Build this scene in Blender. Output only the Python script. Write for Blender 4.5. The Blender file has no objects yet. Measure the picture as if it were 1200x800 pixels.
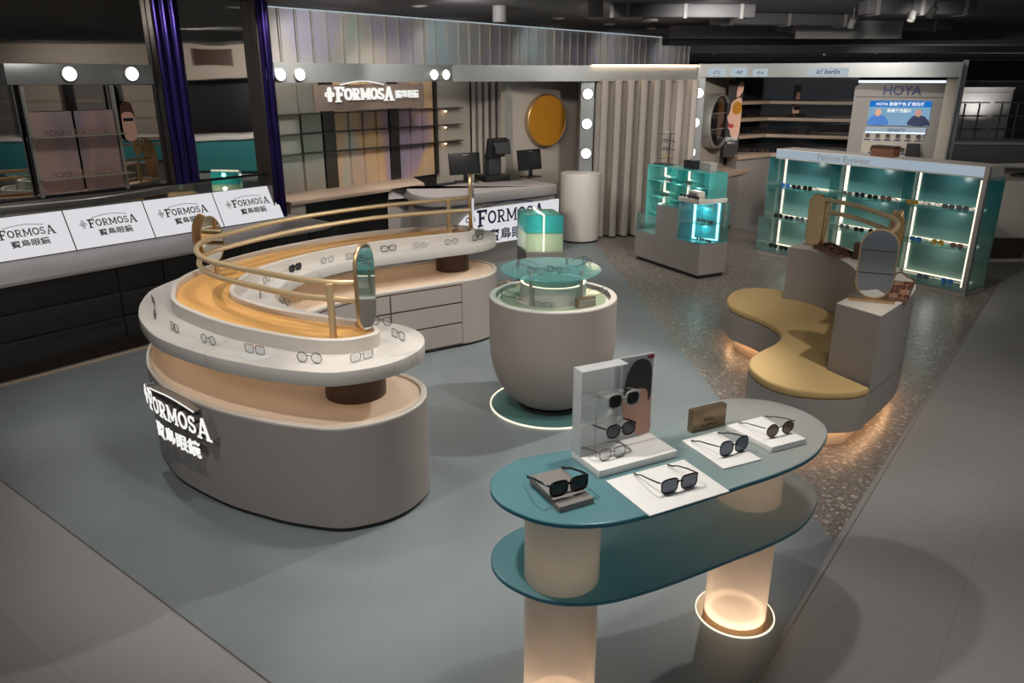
import bpy, bmesh, math, random
from mathutils import Vector, Matrix
random.seed(7)
C = bpy.context.scene.collection
# ------------------------------------------------------------------ camera
CAM_H = 2.3; FOC = 895.0; PITCH = math.atan(310 / 895)
CPI, SPI = math.cos(PITCH), math.sin(PITCH)
scn = bpy.context.scene
cam_data = bpy.data.cameras.new('camera'); cam = bpy.data.objects.new('camera', cam_data); C.objects.link(cam)
cam.location = (0, 0, CAM_H); cam.rotation_euler = (math.pi / 2 - PITCH, 0, 0)
cam_data.sensor_width = 36; cam_data.lens = FOC / 1200 * 36; cam_data.clip_start = .05; cam_data.clip_end = 200
scn.camera = cam
scn.view_settings.view_transform = 'Standard'; scn.view_settings.look = 'None'
scn.view_settings.gamma = 1; scn.view_settings.use_curve_mapping = False; scn.view_settings.exposure = 0.0

def ray(x, y):
    u = (x - 600) / FOC; v = (y - 400) / FOC
    return Vector((u, CPI - v * SPI, -SPI - v * CPI))
def at(x, y, z=0.0):                    # point of the level plane z seen at x, y of the photograph
    d = ray(x, y); t = (z - CAM_H) / d.z
    return Vector((d.x * t, d.y * t, z))
def hat(y, p):                          # height above ground point p seen at row y
    v = (y - 400) / FOC
    return CAM_H - (v * p[1] * CPI + p[1] * SPI) / (CPI - v * SPI)
def far(x, Y, z=0.0):                   # ground point in column x at distance Y
    return Vector(((x - 600) / FOC * Y / 1.0582, Y, z))
LD = Vector((.631, .776, 0)); ND = Vector((.776, -.631, 0))   # shop axes: along the left wall, out from it
def flat(v): return Vector((v[0], v[1], 0))
def NL(n, l, z=0.0): return ND * n + LD * l + Vector((0, 0, z))
def onplane(x, y, n):                   # point of the vertical plane n seen at x, y
    d = ray(x, y); o = Vector((0, 0, CAM_H)); t = n / d.dot(ND)
    return o + d * t
def colL(x, n): 
    d = Vector(((x - 600) / FOC, 1.0582, 0)); return (d * (n / d.dot(ND))).dot(LD)

# ------------------------------------------------------------------ materials
def lin(c):
    if isinstance(c, str):
        c = [int(c[i:i + 2], 16) / 255 for i in (0, 2, 4)]
    return tuple(x / 12.92 if x <= .04045 else ((x + .055) / 1.055) ** 2.4 for x in c)
M = {}
def newmat(name):
    m = bpy.data.materials.new(name); m.use_nodes = True; m.node_tree.nodes.clear(); M[name] = m
    nt = m.node_tree; out = nt.nodes.new('ShaderNodeOutputMaterial'); return m, nt, out
def setin(n, **kw):
    for k, v in kw.items():
        k = k.replace('_', ' ')
        if k in n.inputs: n.inputs[k].default_value = v
def pbr(name, col, rough=.5, metal=0.0, spec=.5, noise=None, bump=0.0, bscale=200, coat=0.0):
    m, nt, out = newmat(name); b = nt.nodes.new('ShaderNodeBsdfPrincipled')
    c = lin(col) + (1,)
    setin(b, Base_Color=c, Roughness=rough, Metallic=metal, Coat_Weight=coat)
    b.inputs['Specular IOR Level'].default_value = spec
    nt.links.new(b.outputs[0], out.inputs[0])
    tc = nt.nodes.new('ShaderNodeTexCoord')
    if noise:
        amt, sc = noise
        nz = nt.nodes.new('ShaderNodeTexNoise'); nz.inputs['Scale'].default_value = sc; nz.inputs['Detail'].default_value = 5
        nt.links.new(tc.outputs['Object'], nz.inputs['Vector'])
        mx = nt.nodes.new('ShaderNodeMix'); mx.data_type = 'RGBA'
        mx.inputs[6].default_value = tuple(x * (1 - amt) for x in c[:3]) + (1,); mx.inputs[7].default_value = tuple(min(1, x * (1 + amt)) for x in c[:3]) + (1,)
        nt.links.new(nz.outputs[0], mx.inputs[0]); nt.links.new(mx.outputs[2], b.inputs['Base Color'])
    if bump:
        nz = nt.nodes.new('ShaderNodeTexNoise'); nz.inputs['Scale'].default_value = bscale
        nt.links.new(tc.outputs['Object'], nz.inputs['Vector'])
        bp = nt.nodes.new('ShaderNodeBump'); bp.inputs['Strength'].default_value = bump; bp.inputs['Distance'].default_value = .002
        nt.links.new(nz.outputs[0], bp.inputs['Height']); nt.links.new(bp.outputs[0], b.inputs['Normal'])
    return m
def emit(name, col, s):
    m, nt, out = newmat(name); e = nt.nodes.new('ShaderNodeEmission'); e.inputs[0].default_value = lin(col) + (1,); e.inputs[1].default_value = s
    nt.links.new(e.outputs[0], out.inputs[0]); return m
def glassy(name, tint, opacity=.1, rough=.05, body=None, grad=None, translucent=0.0, zgrad=None):
    """thin sheet: tinted see-through, a little body colour, glossy face"""
    m, nt, out = newmat(name); N = nt.nodes; Lk = nt.links
    tr = N.new('ShaderNodeBsdfTransparent'); tr.inputs[0].default_value = lin(tint) + (1,)
    df = N.new('ShaderNodeBsdfDiffuse'); df.inputs[0].default_value = lin(body or tint) + (1,)
    mx = N.new('ShaderNodeMixShader'); mx.inputs[0].default_value = opacity
    Lk.new(tr.outputs[0], mx.inputs[1])
    if translucent:
        tl = N.new('ShaderNodeBsdfTranslucent'); tl.inputs[0].default_value = lin(body or tint) + (1,)
        m2 = N.new('ShaderNodeMixShader'); m2.inputs[0].default_value = translucent
        Lk.new(df.outputs[0], m2.inputs[1]); Lk.new(tl.outputs[0], m2.inputs[2]); Lk.new(m2.outputs[0], mx.inputs[2])
    else:
        Lk.new(df.outputs[0], mx.inputs[2])
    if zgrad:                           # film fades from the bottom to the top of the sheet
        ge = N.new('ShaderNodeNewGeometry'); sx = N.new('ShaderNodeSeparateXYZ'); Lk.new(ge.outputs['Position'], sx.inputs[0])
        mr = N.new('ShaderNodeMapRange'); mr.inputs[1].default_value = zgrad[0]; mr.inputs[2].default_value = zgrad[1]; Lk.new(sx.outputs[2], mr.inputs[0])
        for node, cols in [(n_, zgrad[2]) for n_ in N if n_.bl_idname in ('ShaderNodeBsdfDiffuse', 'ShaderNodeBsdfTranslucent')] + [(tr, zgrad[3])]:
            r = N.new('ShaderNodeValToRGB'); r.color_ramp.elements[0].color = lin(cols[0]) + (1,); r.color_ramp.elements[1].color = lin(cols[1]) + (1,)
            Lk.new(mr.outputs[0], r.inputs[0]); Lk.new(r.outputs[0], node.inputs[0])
    if grad:                            # colour of the film shades along the sheet's own x axis
        tc = N.new('ShaderNodeTexCoord'); sx = N.new('ShaderNodeSeparateXYZ'); Lk.new(tc.outputs['Object'], sx.inputs[0])
        mr = N.new('ShaderNodeMapRange'); mr.inputs[1].default_value = grad[0]; mr.inputs[2].default_value = grad[1]; Lk.new(sx.outputs[0], mr.inputs[0])
        for node, cols in [(n_, grad[2]) for n_ in N if n_.bl_idname in ('ShaderNodeBsdfDiffuse', 'ShaderNodeBsdfTranslucent')] + [(tr, grad[3])]:
            r = N.new('ShaderNodeValToRGB'); r.color_ramp.elements[0].color = lin(cols[0]) + (1,); r.color_ramp.elements[1].color = lin(cols[1]) + (1,)
            Lk.new(mr.outputs[0], r.inputs[0]); Lk.new(r.outputs[0], node.inputs[0])
    gl = N.new('ShaderNodeBsdfGlossy'); gl.inputs[1].default_value = rough; gl.inputs[0].default_value = (.9, .9, .9, 1)
    lw = N.new('ShaderNodeLayerWeight'); lw.inputs[0].default_value = .5; pw = N.new('ShaderNodeMath'); pw.operation = 'POWER'; pw.inputs[1].default_value = 4.5; Lk.new(lw.outputs['Facing'], pw.inputs[0])
    fr = N.new('ShaderNodeMath'); fr.operation = 'MULTIPLY_ADD'; fr.inputs[1].default_value = .75; fr.inputs[2].default_value = .04; Lk.new(pw.outputs[0], fr.inputs[0])
    m3 = N.new('ShaderNodeMixShader'); Lk.new(fr.outputs[0], m3.inputs[0]); Lk.new(mx.outputs[0], m3.inputs[1]); Lk.new(gl.outputs[0], m3.inputs[2])
    Lk.new(m3.outputs[0], out.inputs[0]); return m

pbr('taupe', '918983', .55, noise=(.03, 3)); pbr('taupe_dark', '7d7268', .55)
pbr('cream', 'c9bfb2', .5); pbr('warm_white', 'c3bbb1', .45); pbr('white', 'eeece8', .4); pbr('card_white', 'f2efea', .6)
pbr('peach', 'd6c4b0', .6); pbr('orange_tray', 'd9a35f', .42); pbr('brown', '3f2a1c', .45); pbr('toe_black', '1d1b19', .5)
pbr('gold', 'c7a478', .32, .85); pbr('rail_gold', 'c6ac84', .38, .4); pbr('bronze', '8f7a60', .35, .7); pbr('bronze_dark', '3a3026', .4, .5)
pbr('mustard', 'bfa06a', .8, bump=.25, bscale=600); pbr('black', '161616', .4); pbr('black_gloss', '101010', .15); pbr('charcoal', '2b2b2c', .5)
pbr('wood_black', '1c1a19', .5, noise=(.3, 30)); pbr('grey_box', '857f79', .7, noise=(.06, 60)); pbr('curtain_cloth', '978d83', .9, noise=(.04, 10))
pbr('wood_pale', 'ab9480', .5, noise=(.06, 6)); pbr('wall_beige', 'a89d90', .6); pbr('fascia_metal', '858684', .35, .4)
pbr('steel', 'a8a49c', .3, .55); pbr('steel_dark', '57504a', .35, .8); pbr('lens_dark', '202124', .08); pbr('lens_grey', '5c5f66', .08); pbr('lens_blue', '646c78', .1, .3); pbr('lens_brown', '6e5650', .08)
pbr('frame_black', '141414', .25); pbr('frame_brown', '4a2c22', .25); pbr('frame_red', '6d2c22', .3); pbr('frame_gold', 'c39a45', .3, .4); pbr('frame_green', '39443a', .3); pbr('frame_blue', '2f6ca6', .3); pbr('frame_clear', 'a19d97', .2)
pbr('sign_board', '5e5047', .5); pbr('stone_grey', 'a19996', .4); pbr('navy_ink', '1f2f57', .5); pbr('ink', '45444c', .6); pbr('tray_wood', '6b4632', .5); pbr('tray_felt', 'a9724a', .8); pbr('skin', 'cfa08c', .7); pbr('lip', 'a8323c', .5); pbr('poster_dark', '2a2420', .6); pbr('hair', '2d2b2b', .6); pbr('poster_white', 'c9c5c1', .6); pbr('ad_blue', '2d6fc0', .5)
pbr('ceiling_black', '4a494b', .8); pbr('store_dark', '403f40', .7); pbr('store_grey', '6a6866', .7); pbr('store_pale', '77736e', .7); pbr('gold_disc', 'c98a2c', .18, .35)
pbr('letter_side', '6a645e', .4); pbr('dark_disc', '232022', .1); pbr('teal_front', '3f8f92', .3); pbr('teal_box', '4d716d', .35); pbr('copper_strip', '6f6152', .45, .3)
emit('lamp_globe', 'f4fbff', 5); emit('led_warm', 'fff0d8', 1.4); emit('led_teal', 'd8fff2', 1.5); emit('led_cyan', 'c9f6ff', 4); emit('led_ice', 'dcebff', 1.5)
emit('led_under', 'ffc890', 16); emit('sign_white', 'fffdf8', .95); emit('panel_light', 'f4f2f6', .78); emit('header_light', 'cfe2f2', .52); emit('ad_screen', '8fb9dc', .75); emit('ad_screen_blue', '1f7fd6', .8); emit('label_light', 'd5e6ee', .6); emit('led_amber', 'ffdcb8', 6); emit('ring_light', 'fff3d8', 1.3); emit('bulb_warm', 'ffd9ac', 16); emit('white_ink_lit','f4f8ff',.9); emit('downlight','fff6e8',5); emit('track_light', 'ded8d0', .9)
glassy('acrylic', 'f6f7f7', .22, .03, 'f4f5f5', None, .3); glassy('lens_clear', 'f2f4f4', .05, .03, 'c9cdd0')
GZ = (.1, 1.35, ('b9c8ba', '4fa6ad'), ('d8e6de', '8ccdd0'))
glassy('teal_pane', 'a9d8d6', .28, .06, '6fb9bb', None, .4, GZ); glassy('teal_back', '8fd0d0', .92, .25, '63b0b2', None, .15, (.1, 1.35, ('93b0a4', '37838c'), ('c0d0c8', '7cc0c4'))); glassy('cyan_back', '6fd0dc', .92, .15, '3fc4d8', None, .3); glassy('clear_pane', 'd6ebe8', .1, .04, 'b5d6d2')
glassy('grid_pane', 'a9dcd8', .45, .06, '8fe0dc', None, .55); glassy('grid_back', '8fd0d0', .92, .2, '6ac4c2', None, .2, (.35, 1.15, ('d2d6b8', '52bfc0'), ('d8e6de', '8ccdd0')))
glassy('teal_disc', 'b4e0de', .3, .08, 'a4dcda', None, .45); glassy('cube_glass', 'a8e4e4', .5, .05, '6fdada', None, .6); glassy('cube_low', 'e2f2e8', .5, .05, 'ebeed8', None, .6)
glassy('frost_top', '6fa9ae', .82, .25, None, (-.35, .6, ('90c6cd', 'e8e6e0'), ('c6e0e2', 'e6e8e5')), .55)
glassy('frost_leg', 'e6dace', .93, .3, 'e9dccf', None, .55)
glassy('acrylic_frost', 'f6f7f7', .6, .05, 'f6f6f5', None, .4)

def mirror_mat(name, col, wav=0.0, scale=(3, 3, .6), rough=.02):
    m, nt, out = newmat(name); N = nt.nodes; b = N.new('ShaderNodeBsdfPrincipled'); setin(b, Base_Color=lin(col) + (1,), Metallic=1.0, Roughness=rough)
    nt.links.new(b.outputs[0], out.inputs[0])
    if wav:
        tc = N.new('ShaderNodeTexCoord'); mp = N.new('ShaderNodeMapping'); mp.inputs['Scale'].default_value = scale
        nz = N.new('ShaderNodeTexNoise'); nz.inputs['Scale'].default_value = 1; nz.inputs['Detail'].default_value = 1
        bp = N.new('ShaderNodeBump'); bp.inputs['Strength'].default_value = wav; bp.inputs['Distance'].default_value = .05
        nt.links.new(tc.outputs['Object'], mp.inputs[0]); nt.links.new(mp.outputs[0], nz.inputs['Vector']); nt.links.new(nz.outputs[0], bp.inputs['Height']); nt.links.new(bp.outputs[0], b.inputs['Normal'])
    return m
mirror_mat('mirror', 'd8dad8'); mirror_mat('mirror_film', 'd6d2ce', .035, (1.0, 1.0, 2.2)); mirror_mat('mirror_dark', 'a9a5a2', .012, (1, 1, 1.5)); mirror_mat('purple_film', '372c62', .25, (4, 4, 2), .22)

def holo(name, cols, sc, rough=.28, metal=.75, zs=.5):
    m, nt, out = newmat(name); N = nt.nodes; Lk = nt.links
    b = N.new('ShaderNodeBsdfPrincipled'); setin(b, Metallic=metal, Roughness=rough)
    tc = N.new('ShaderNodeTexCoord'); mp = N.new('ShaderNodeMapping'); mp.inputs['Scale'].default_value = (sc, sc, zs)
    nz = N.new('ShaderNodeTexNoise'); nz.inputs['Scale'].default_value = 1; nz.inputs['Detail'].default_value = 2; nz.inputs['Distortion'].default_value = .6
    r = N.new('ShaderNodeValToRGB'); cr = r.color_ramp
    while len(cr.elements) < len(cols): cr.elements.new(.5)
    for i, c in enumerate(cols): cr.elements[i].position = .3 + .4 * i / (len(cols) - 1); cr.elements[i].color = lin(c) + (1,)
    Lk.new(tc.outputs['Object'], mp.inputs[0]); Lk.new(mp.outputs[0], nz.inputs['Vector']); Lk.new(nz.outputs[0], r.inputs[0]); Lk.new(r.outputs[0], b.inputs['Base Color']); Lk.new(b.outputs[0], out.inputs[0]); return m
holo('holo_warm', ('a9c2b2', 'cfb39c', 'dcb581', 'b59aa2', '978fa0'), 1.3, .3, .25)
holo('holo_upper', ('a0b3a8', 'b5ab9e', 'a7a2b0', 'b0a89e', '98a5a6'), .7, .35, .35)
holo('holo_pink', ('a58f96', 'c0a098', '8f8a9a', 'b0a6a0'), 1.5, .3, .5)
holo('holo_grey', ('a09a8d', 'aaa497', '938f88'), 1.2, .25, .4)

# floors ------------------------------------------------------------
def floor_mat(name, col, mortar, w, h, msize, rough, nz=.06, nscale=8, spec=.4):
    m, nt, out = newmat(name); N = nt.nodes; Lk = nt.links
    b = N.new('ShaderNodeBsdfPrincipled'); setin(b, Roughness=rough); b.inputs['Specular IOR Level'].default_value = spec
    tc = N.new('ShaderNodeTexCoord'); br = N.new('ShaderNodeTexBrick'); br.offset = 0; br.squash = 1
    setin(br, Scale=1.0, Mortar_Size=msize, Mortar_Smooth=.1, Brick_Width=w, Row_Height=h)
    c = lin(col); br.inputs['Color1'].default_value = tuple(x * 1.02 for x in c) + (1,); br.inputs['Color2'].default_value = tuple(x * .97 for x in c) + (1,); br.inputs['Mortar'].default_value = lin(mortar) + (1,)
    n2 = N.new('ShaderNodeTexNoise'); n2.inputs['Scale'].default_value = nscale; n2.inputs['Detail'].default_value = 8
    mr = N.new('ShaderNodeMapRange'); mr.inputs[3].default_value = 1 - nz; mr.inputs[4].default_value = 1 + nz
    mx = N.new('ShaderNodeMix'); mx.data_type = 'RGBA'; mx.blend_type = 'MULTIPLY'; mx.inputs[0].default_value = 1
    Lk.new(tc.outputs['Object'], br.inputs['Vector']); Lk.new(tc.outputs['Object'], n2.inputs['Vector']); Lk.new(n2.outputs[0], mr.inputs[0])
    Lk.new(br.outputs[0], mx.inputs[6]); Lk.new(mr.outputs[0], mx.inputs[7]); Lk.new(mx.outputs[2], b.inputs['Base Color']); Lk.new(b.outputs[0], out.inputs[0]); return m
floor_mat('tile_grey', '898683', '827e7a', .589, .589, .003, .6, .1, 60)
floor_mat('vinyl_teal', '717879', '697071', .75, .75, .0015, .42, .1, 2.5, .5)
def terrazzo(name):
    m, nt, out = newmat(name); N = nt.nodes; Lk = nt.links
    b = N.new('ShaderNodeBsdfPrincipled'); setin(b, Roughness=.35)
    tc = N.new('ShaderNodeTexCoord')
    base = None
    n0 = N.new('ShaderNodeTexNoise'); n0.inputs['Scale'].default_value = 40; n0.inputs['Detail'].default_value = 6; Lk.new(tc.outputs['Object'], n0.inputs['Vector'])
    r0 = N.new('ShaderNodeValToRGB'); r0.color_ramp.elements[0].position = .3; r0.color_ramp.elements[0].color = lin('544e49') + (1,); r0.color_ramp.elements[1].position = .75; r0.color_ramp.elements[1].color = lin('857d75') + (1,); Lk.new(n0.outputs[0], r0.inputs[0]); cur = r0.outputs[0]
    for sc, thr, col in ((13, .26, '978d82'), (24, .26, 'ada294'), (48, .3, '978d82'), (19, .2, '87735f')):
        v = N.new('ShaderNodeTexVoronoi'); v.inputs['Scale'].default_value = sc; v.inputs['Randomness'].default_value = 1
        n1 = N.new('ShaderNodeTexNoise'); n1.inputs['Scale'].default_value = 30
        va = N.new('ShaderNodeVectorMath'); va.operation = 'MULTIPLY_ADD'; va.inputs[1].default_value = (.03, .03, .03)
        Lk.new(tc.outputs['Object'], n1.inputs['Vector']); Lk.new(n1.outputs[1], va.inputs[0]); Lk.new(tc.outputs['Object'], va.inputs[2]); Lk.new(va.outputs[0], v.inputs['Vector'])
        lt = N.new('ShaderNodeMath'); lt.operation = 'LESS_THAN'; lt.inputs[1].default_value = thr; Lk.new(v.outputs['Distance'], lt.inputs[0])
        w = N.new('ShaderNodeSeparateColor'); Lk.new(v.outputs['Color'], w.inputs[0])
        g = N.new('ShaderNodeMath'); g.operation = 'GREATER_THAN'; g.inputs[1].default_value = .45; Lk.new(w.outputs[0], g.inputs[0])
        mu = N.new('ShaderNodeMath'); mu.operation = 'MULTIPLY'; Lk.new(lt.outputs[0], mu.inputs[0]); Lk.new(g.outputs[0], mu.inputs[1])
        mx = N.new('ShaderNodeMix'); mx.data_type = 'RGBA'; mx.inputs[7].default_value = lin(col) + (1,); Lk.new(mu.outputs[0], mx.inputs[0]); Lk.new(cur, mx.inputs[6]); cur = mx.outputs[2]
    Lk.new(cur, b.inputs['Base Color']); Lk.new(b.outputs[0], out.inputs[0])
terrazzo('terrazzo')
def marble(name):
    m, nt, out = newmat(name); N = nt.nodes; Lk = nt.links
    b = N.new('ShaderNodeBsdfPrincipled'); setin(b, Roughness=.3)
    tc = N.new('ShaderNodeTexCoord'); nz = N.new('ShaderNodeTexNoise'); nz.inputs['Scale'].default_value = .9; nz.inputs['Detail'].default_value = 6; nz.inputs['Distortion'].default_value = .5
    ab = N.new('ShaderNodeMath'); ab.operation = 'SUBTRACT'; ab.inputs[1].default_value = .5; a2 = N.new('ShaderNodeMath'); a2.operation = 'ABSOLUTE'
    r = N.new('ShaderNodeValToRGB'); r.color_ramp.elements[0].position = 0; r.color_ramp.elements[0].color = lin('a8a29a') + (1,); r.color_ramp.elements[1].position = .008; r.color_ramp.elements[1].color = lin('bbb5ad') + (1,)
    Lk.new(tc.outputs['Object'], nz.inputs['Vector']); Lk.new(nz.outputs[0], ab.inputs[0]); Lk.new(ab.outputs[0], a2.inputs[0]); Lk.new(a2.outputs[0], r.inputs[0]); Lk.new(r.outputs[0], b.inputs['Base Color']); Lk.new(b.outputs[0], out.inputs[0])
marble('marble')

# ------------------------------------------------------------------ mesh kit
def xf(loc=(0, 0, 0), rz=0.0, rx=0.0, ry=0.0):
    return Matrix.Translation(Vector(loc)) @ Matrix.Rotation(rz, 4, 'Z') @ Matrix.Rotation(ry, 4, 'Y') @ Matrix.Rotation(rx, 4, 'X')
def frame_of(p, xdir, zdir=(0, 0, 1)):  # local x along xdir, z along zdir, y = z cross x
    x = Vector(xdir).normalized(); z = Vector(zdir).normalized(); y = z.cross(x).normalized(); z = x.cross(y)
    m = Matrix((x, y, z)).transposed().to_4x4(); m.translation = Vector(p); return m
class MB:
    def __init__(s): s.bm = bmesh.new()
    def add(s, vs, fs, m=None):
        bv = [s.bm.verts.new((m @ Vector(v)) if m else Vector(v)) for v in vs]
        for f in fs:
            try: s.bm.faces.new([bv[i] for i in f])
            except ValueError: pass
        return s
    def box(s, lo, hi, m=None, bev=0.0):
        t = bmesh.new(); bmesh.ops.create_cube(t, size=1)
        c = [(lo[i] + hi[i]) / 2 for i in range(3)]; d = [abs(hi[i] - lo[i]) for i in range(3)]
        for v in t.verts: v.co = Vector([v.co[i] * d[i] + c[i] for i in range(3)])
        if bev: bmesh.ops.bevel(t, geom=list(t.edges), offset=bev, segments=2, affect='EDGES', profile=.6)
        s._merge(t, m); return s
    def _merge(s, t, m=None):
        t.verts.index_update(); s.add([v.co.copy() for v in t.verts], [[v.index for v in f.verts] for f in t.faces], m); t.free()
    def prism(s, poly, z0, z1, m=None, bev=0.0, caps=(True, True), seg=2):
        """closed outline (counter-clockwise or not) raised from z0 to z1 with rounded rims"""
        a = sum(poly[i][0] * poly[(i + 1) % len(poly)][1] - poly[(i + 1) % len(poly)][0] * poly[i][1] for i in range(len(poly)))
        P = [Vector((p[0], p[1])) for p in poly]
        if a < 0: P.reverse()
        n = len(P); rings = []
        def ins(d):
            if d == 0: return P
            o = []
            for i in range(n):
                e1 = (P[i] - P[i - 1]).normalized(); e2 = (P[(i + 1) % n] - P[i]).normalized()
                nn = Vector((-e1.y - e2.y, e1.x + e2.x)); L = nn.length
                nn = nn / L if L > 1e-6 else Vector((-e1.y, e1.x)); k = max(.4, nn.dot(Vector((-e1.y, e1.x))))
                o.append(P[i] + nn * (d / k))
            return o
        if bev:
            prof = [(bev * (1 - math.sin(j / seg * math.pi / 2)), z0 + bev * (1 - math.cos(j / seg * math.pi / 2))) for j in range(seg + 1)]
            prof += [(bev * (1 - math.cos(j / seg * math.pi / 2)), z1 - bev * (1 - math.sin(j / seg * math.pi / 2))) for j in range(seg + 1)]
        else: prof = [(0, z0), (0, z1)]
        vs = []; fs = []
        for d, z in prof: vs += [(p.x, p.y, z) for p in ins(d)]
        k = len(prof)
        for r in range(k - 1):
            for i in range(n): fs.append((r * n + i, r * n + (i + 1) % n, (r + 1) * n + (i + 1) % n, (r + 1) * n + i))
        if caps[0]: fs.append(tuple(reversed(range(n))))
        if caps[1]: fs.append(tuple((k - 1) * n + i for i in range(n)))
        s.add(vs, fs, m); return s
    def lathe(s, prof, n=48, m=None, a0=0.0, a1=2 * math.pi):
        full = abs(a1 - a0 - 2 * math.pi) < 1e-6; k = n if full else n + 1; vs = []; fs = []
        for r, z in prof:
            for i in range(k):
                a = a0 + (a1 - a0) * i / n; vs.append((r * math.cos(a), r * math.sin(a), z))
        for j in range(len(prof) - 1):
            for i in range(n):
                i2 = (i + 1) % k; fs.append((j * k + i, j * k + i2, (j + 1) * k + i2, (j + 1) * k + i))
        s.add(vs, fs, m); return s
    def tube(s, pts, r, n=8, closed=False, m=None, caps=True):
        P = [Vector(p) for p in pts]; k = len(P); vs = []; fs = []; prev = None
        for i in range(k):
            if closed: t = P[(i + 1) % k] - P[i - 1]
            else: t = P[min(i + 1, k - 1)] - P[max(i - 1, 0)]
            t.normalize()
            if prev is None:
                a = Vector((0, 0, 1)) if abs(t.z) < .9 else Vector((1, 0, 0)); u = t.cross(a).normalized()
            else: u = (prev - t * prev.dot(t)).normalized()
            prev = u; w = t.cross(u); rr = r[i] if isinstance(r, (list, tuple)) else r
            for j in range(n):
                a = 2 * math.pi * j / n; vs.append(P[i] + (u * math.cos(a) + w * math.sin(a)) * rr)
        for i in range(k if closed else k - 1):
            i2 = (i + 1) % k
            for j in range(n): fs.append((i * n + j, i * n + (j + 1) % n, i2 * n + (j + 1) % n, i2 * n + j))
        if caps and not closed: fs += [tuple(reversed(range(n))), tuple((k - 1) * n + j for j in range(n))]
        s.add(vs, fs, m); return s
    def wall(s, line, z0, z1, th=0.0):                       # upright sheet along a plan polyline
        k = len(line); vs = []; fs = []
        if not th:
            vs = [(p[0], p[1], z0) for p in line] + [(p[0], p[1], z1) for p in line]; fs = [(i, i + 1, k + i + 1, k + i) for i in range(k - 1)]
            s.add(vs, fs); return s
        P = [Vector((p[0], p[1])) for p in line]; B = []
        for i in range(k):
            t = (P[min(i + 1, k - 1)] - P[max(i - 1, 0)]).normalized(); B.append(P[i] + Vector((-t.y, t.x)) * th)
        s.prism([tuple(p) for p in P] + [tuple(p) for p in reversed(B)], z0, z1); return s
    def quadgrid(s, a, b, c, d):
        s.add([a, b, c, d], [(0, 1, 2, 3)]); return s
    def sphere(s, c, r, n=16, m=None, sz=(1, 1, 1)):
        t = bmesh.new(); bmesh.ops.create_uvsphere(t, u_segments=n, v_segments=max(6, n // 2), radius=r)
        for v in t.verts: v.co = Vector((v.co.x * sz[0] + c[0], v.co.y * sz[1] + c[1], v.co.z * sz[2] + c[2]))
        s._merge(t, m); return s
    def build(s, name, mat, parent=None, smooth=35, mats=None):
        bm = s.bm; bmesh.ops.remove_doubles(bm, verts=bm.verts, dist=1e-6)
        bmesh.ops.recalc_face_normals(bm, faces=bm.faces)
        if parent is not None:
            inv = parent.matrix_basis.inverted()
            # parents are never deeper than two levels: unwind both
            if parent.parent is not None: inv = (parent.parent.matrix_basis @ parent.matrix_basis).inverted()
            bm.transform(inv)
        me = bpy.data.meshes.new(name); bm.to_mesh(me); bm.free()
        me.materials.append(M[mat] if isinstance(mat, str) else mat)
        if smooth:
            me.polygons.foreach_set('use_smooth', [True] * len(me.polygons)); me.set_sharp_from_angle(angle=math.radians(smooth))
        o = bpy.data.objects.new(name, me); C.objects.link(o)
        if parent is not None: o.parent = parent
        return o
def tag(o, label, cat, group=None, kind=None):
    o['label'] = label; o['category'] = cat
    if group: o['group'] = group
    if kind: o['kind'] = kind
    return o
def thing(name, label, cat, loc=(0, 0, 0), rz=0.0, group=None):
    o = bpy.data.objects.new(name, None); C.objects.link(o); o.empty_display_size = .1
    o.matrix_basis = xf(loc, rz); return tag(o, label, cat, group)
def struct(o): o['kind'] = 'structure'; return o
def dup(root, mat4, label, group=None):
    r = root.copy(); C.objects.link(r); r.matrix_basis = mat4; r['label'] = label
    if group: r['group'] = group
    for ch in list(root.children):
        c = ch.copy(); C.objects.link(c); c.parent = r
        for g in list(ch.children):
            d = g.copy(); C.objects.link(d); d.parent = c
    return r
def smooth_closed(pts, per=5):
    n = len(pts); out = []
    P = [Vector((p[0], p[1])) for p in pts]
    for i in range(n):
        p0, p1, p2, p3 = P[i - 1], P[i], P[(i + 1) % n], P[(i + 2) % n]
        for k in range(per):
            t = k / per; out.append(tuple(.5 * ((2 * p1) + (p2 - p0) * t + (2 * p0 - 5 * p1 + 4 * p2 - p3) * t * t + (3 * p1 - p0 - 3 * p2 + p3) * t ** 3)))
    return out
def smooth_open(pts, per=6):
    P = [Vector(p) for p in pts]; n = len(P); out = []
    for i in range(n - 1):
        p0, p1, p2, p3 = P[max(i - 1, 0)], P[i], P[i + 1], P[min(i + 2, n - 1)]
        for k in range(per):
            t = k / per; out.append(.5 * ((2 * p1) + (p2 - p0) * t + (2 * p0 - 5 * p1 + 4 * p2 - p3) * t * t + (3 * p1 - p0 - 3 * p2 + p3) * t ** 3))
    out.append(P[-1]); return out
def inset_poly(poly, d):
    a = sum(poly[i][0] * poly[(i + 1) % len(poly)][1] - poly[(i + 1) % len(poly)][0] * poly[i][1] for i in range(len(poly)))
    P = [Vector((p[0], p[1])) for p in poly]
    if a < 0: P.reverse()
    n = len(P); o = []
    for i in range(n):
        e1 = (P[i] - P[i - 1]).normalized(); e2 = (P[(i + 1) % n] - P[i]).normalized(); nn = Vector((-e1.y - e2.y, e1.x + e2.x)); nn.normalize(); o.append(tuple(P[i] + nn * d))
    return o
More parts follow.
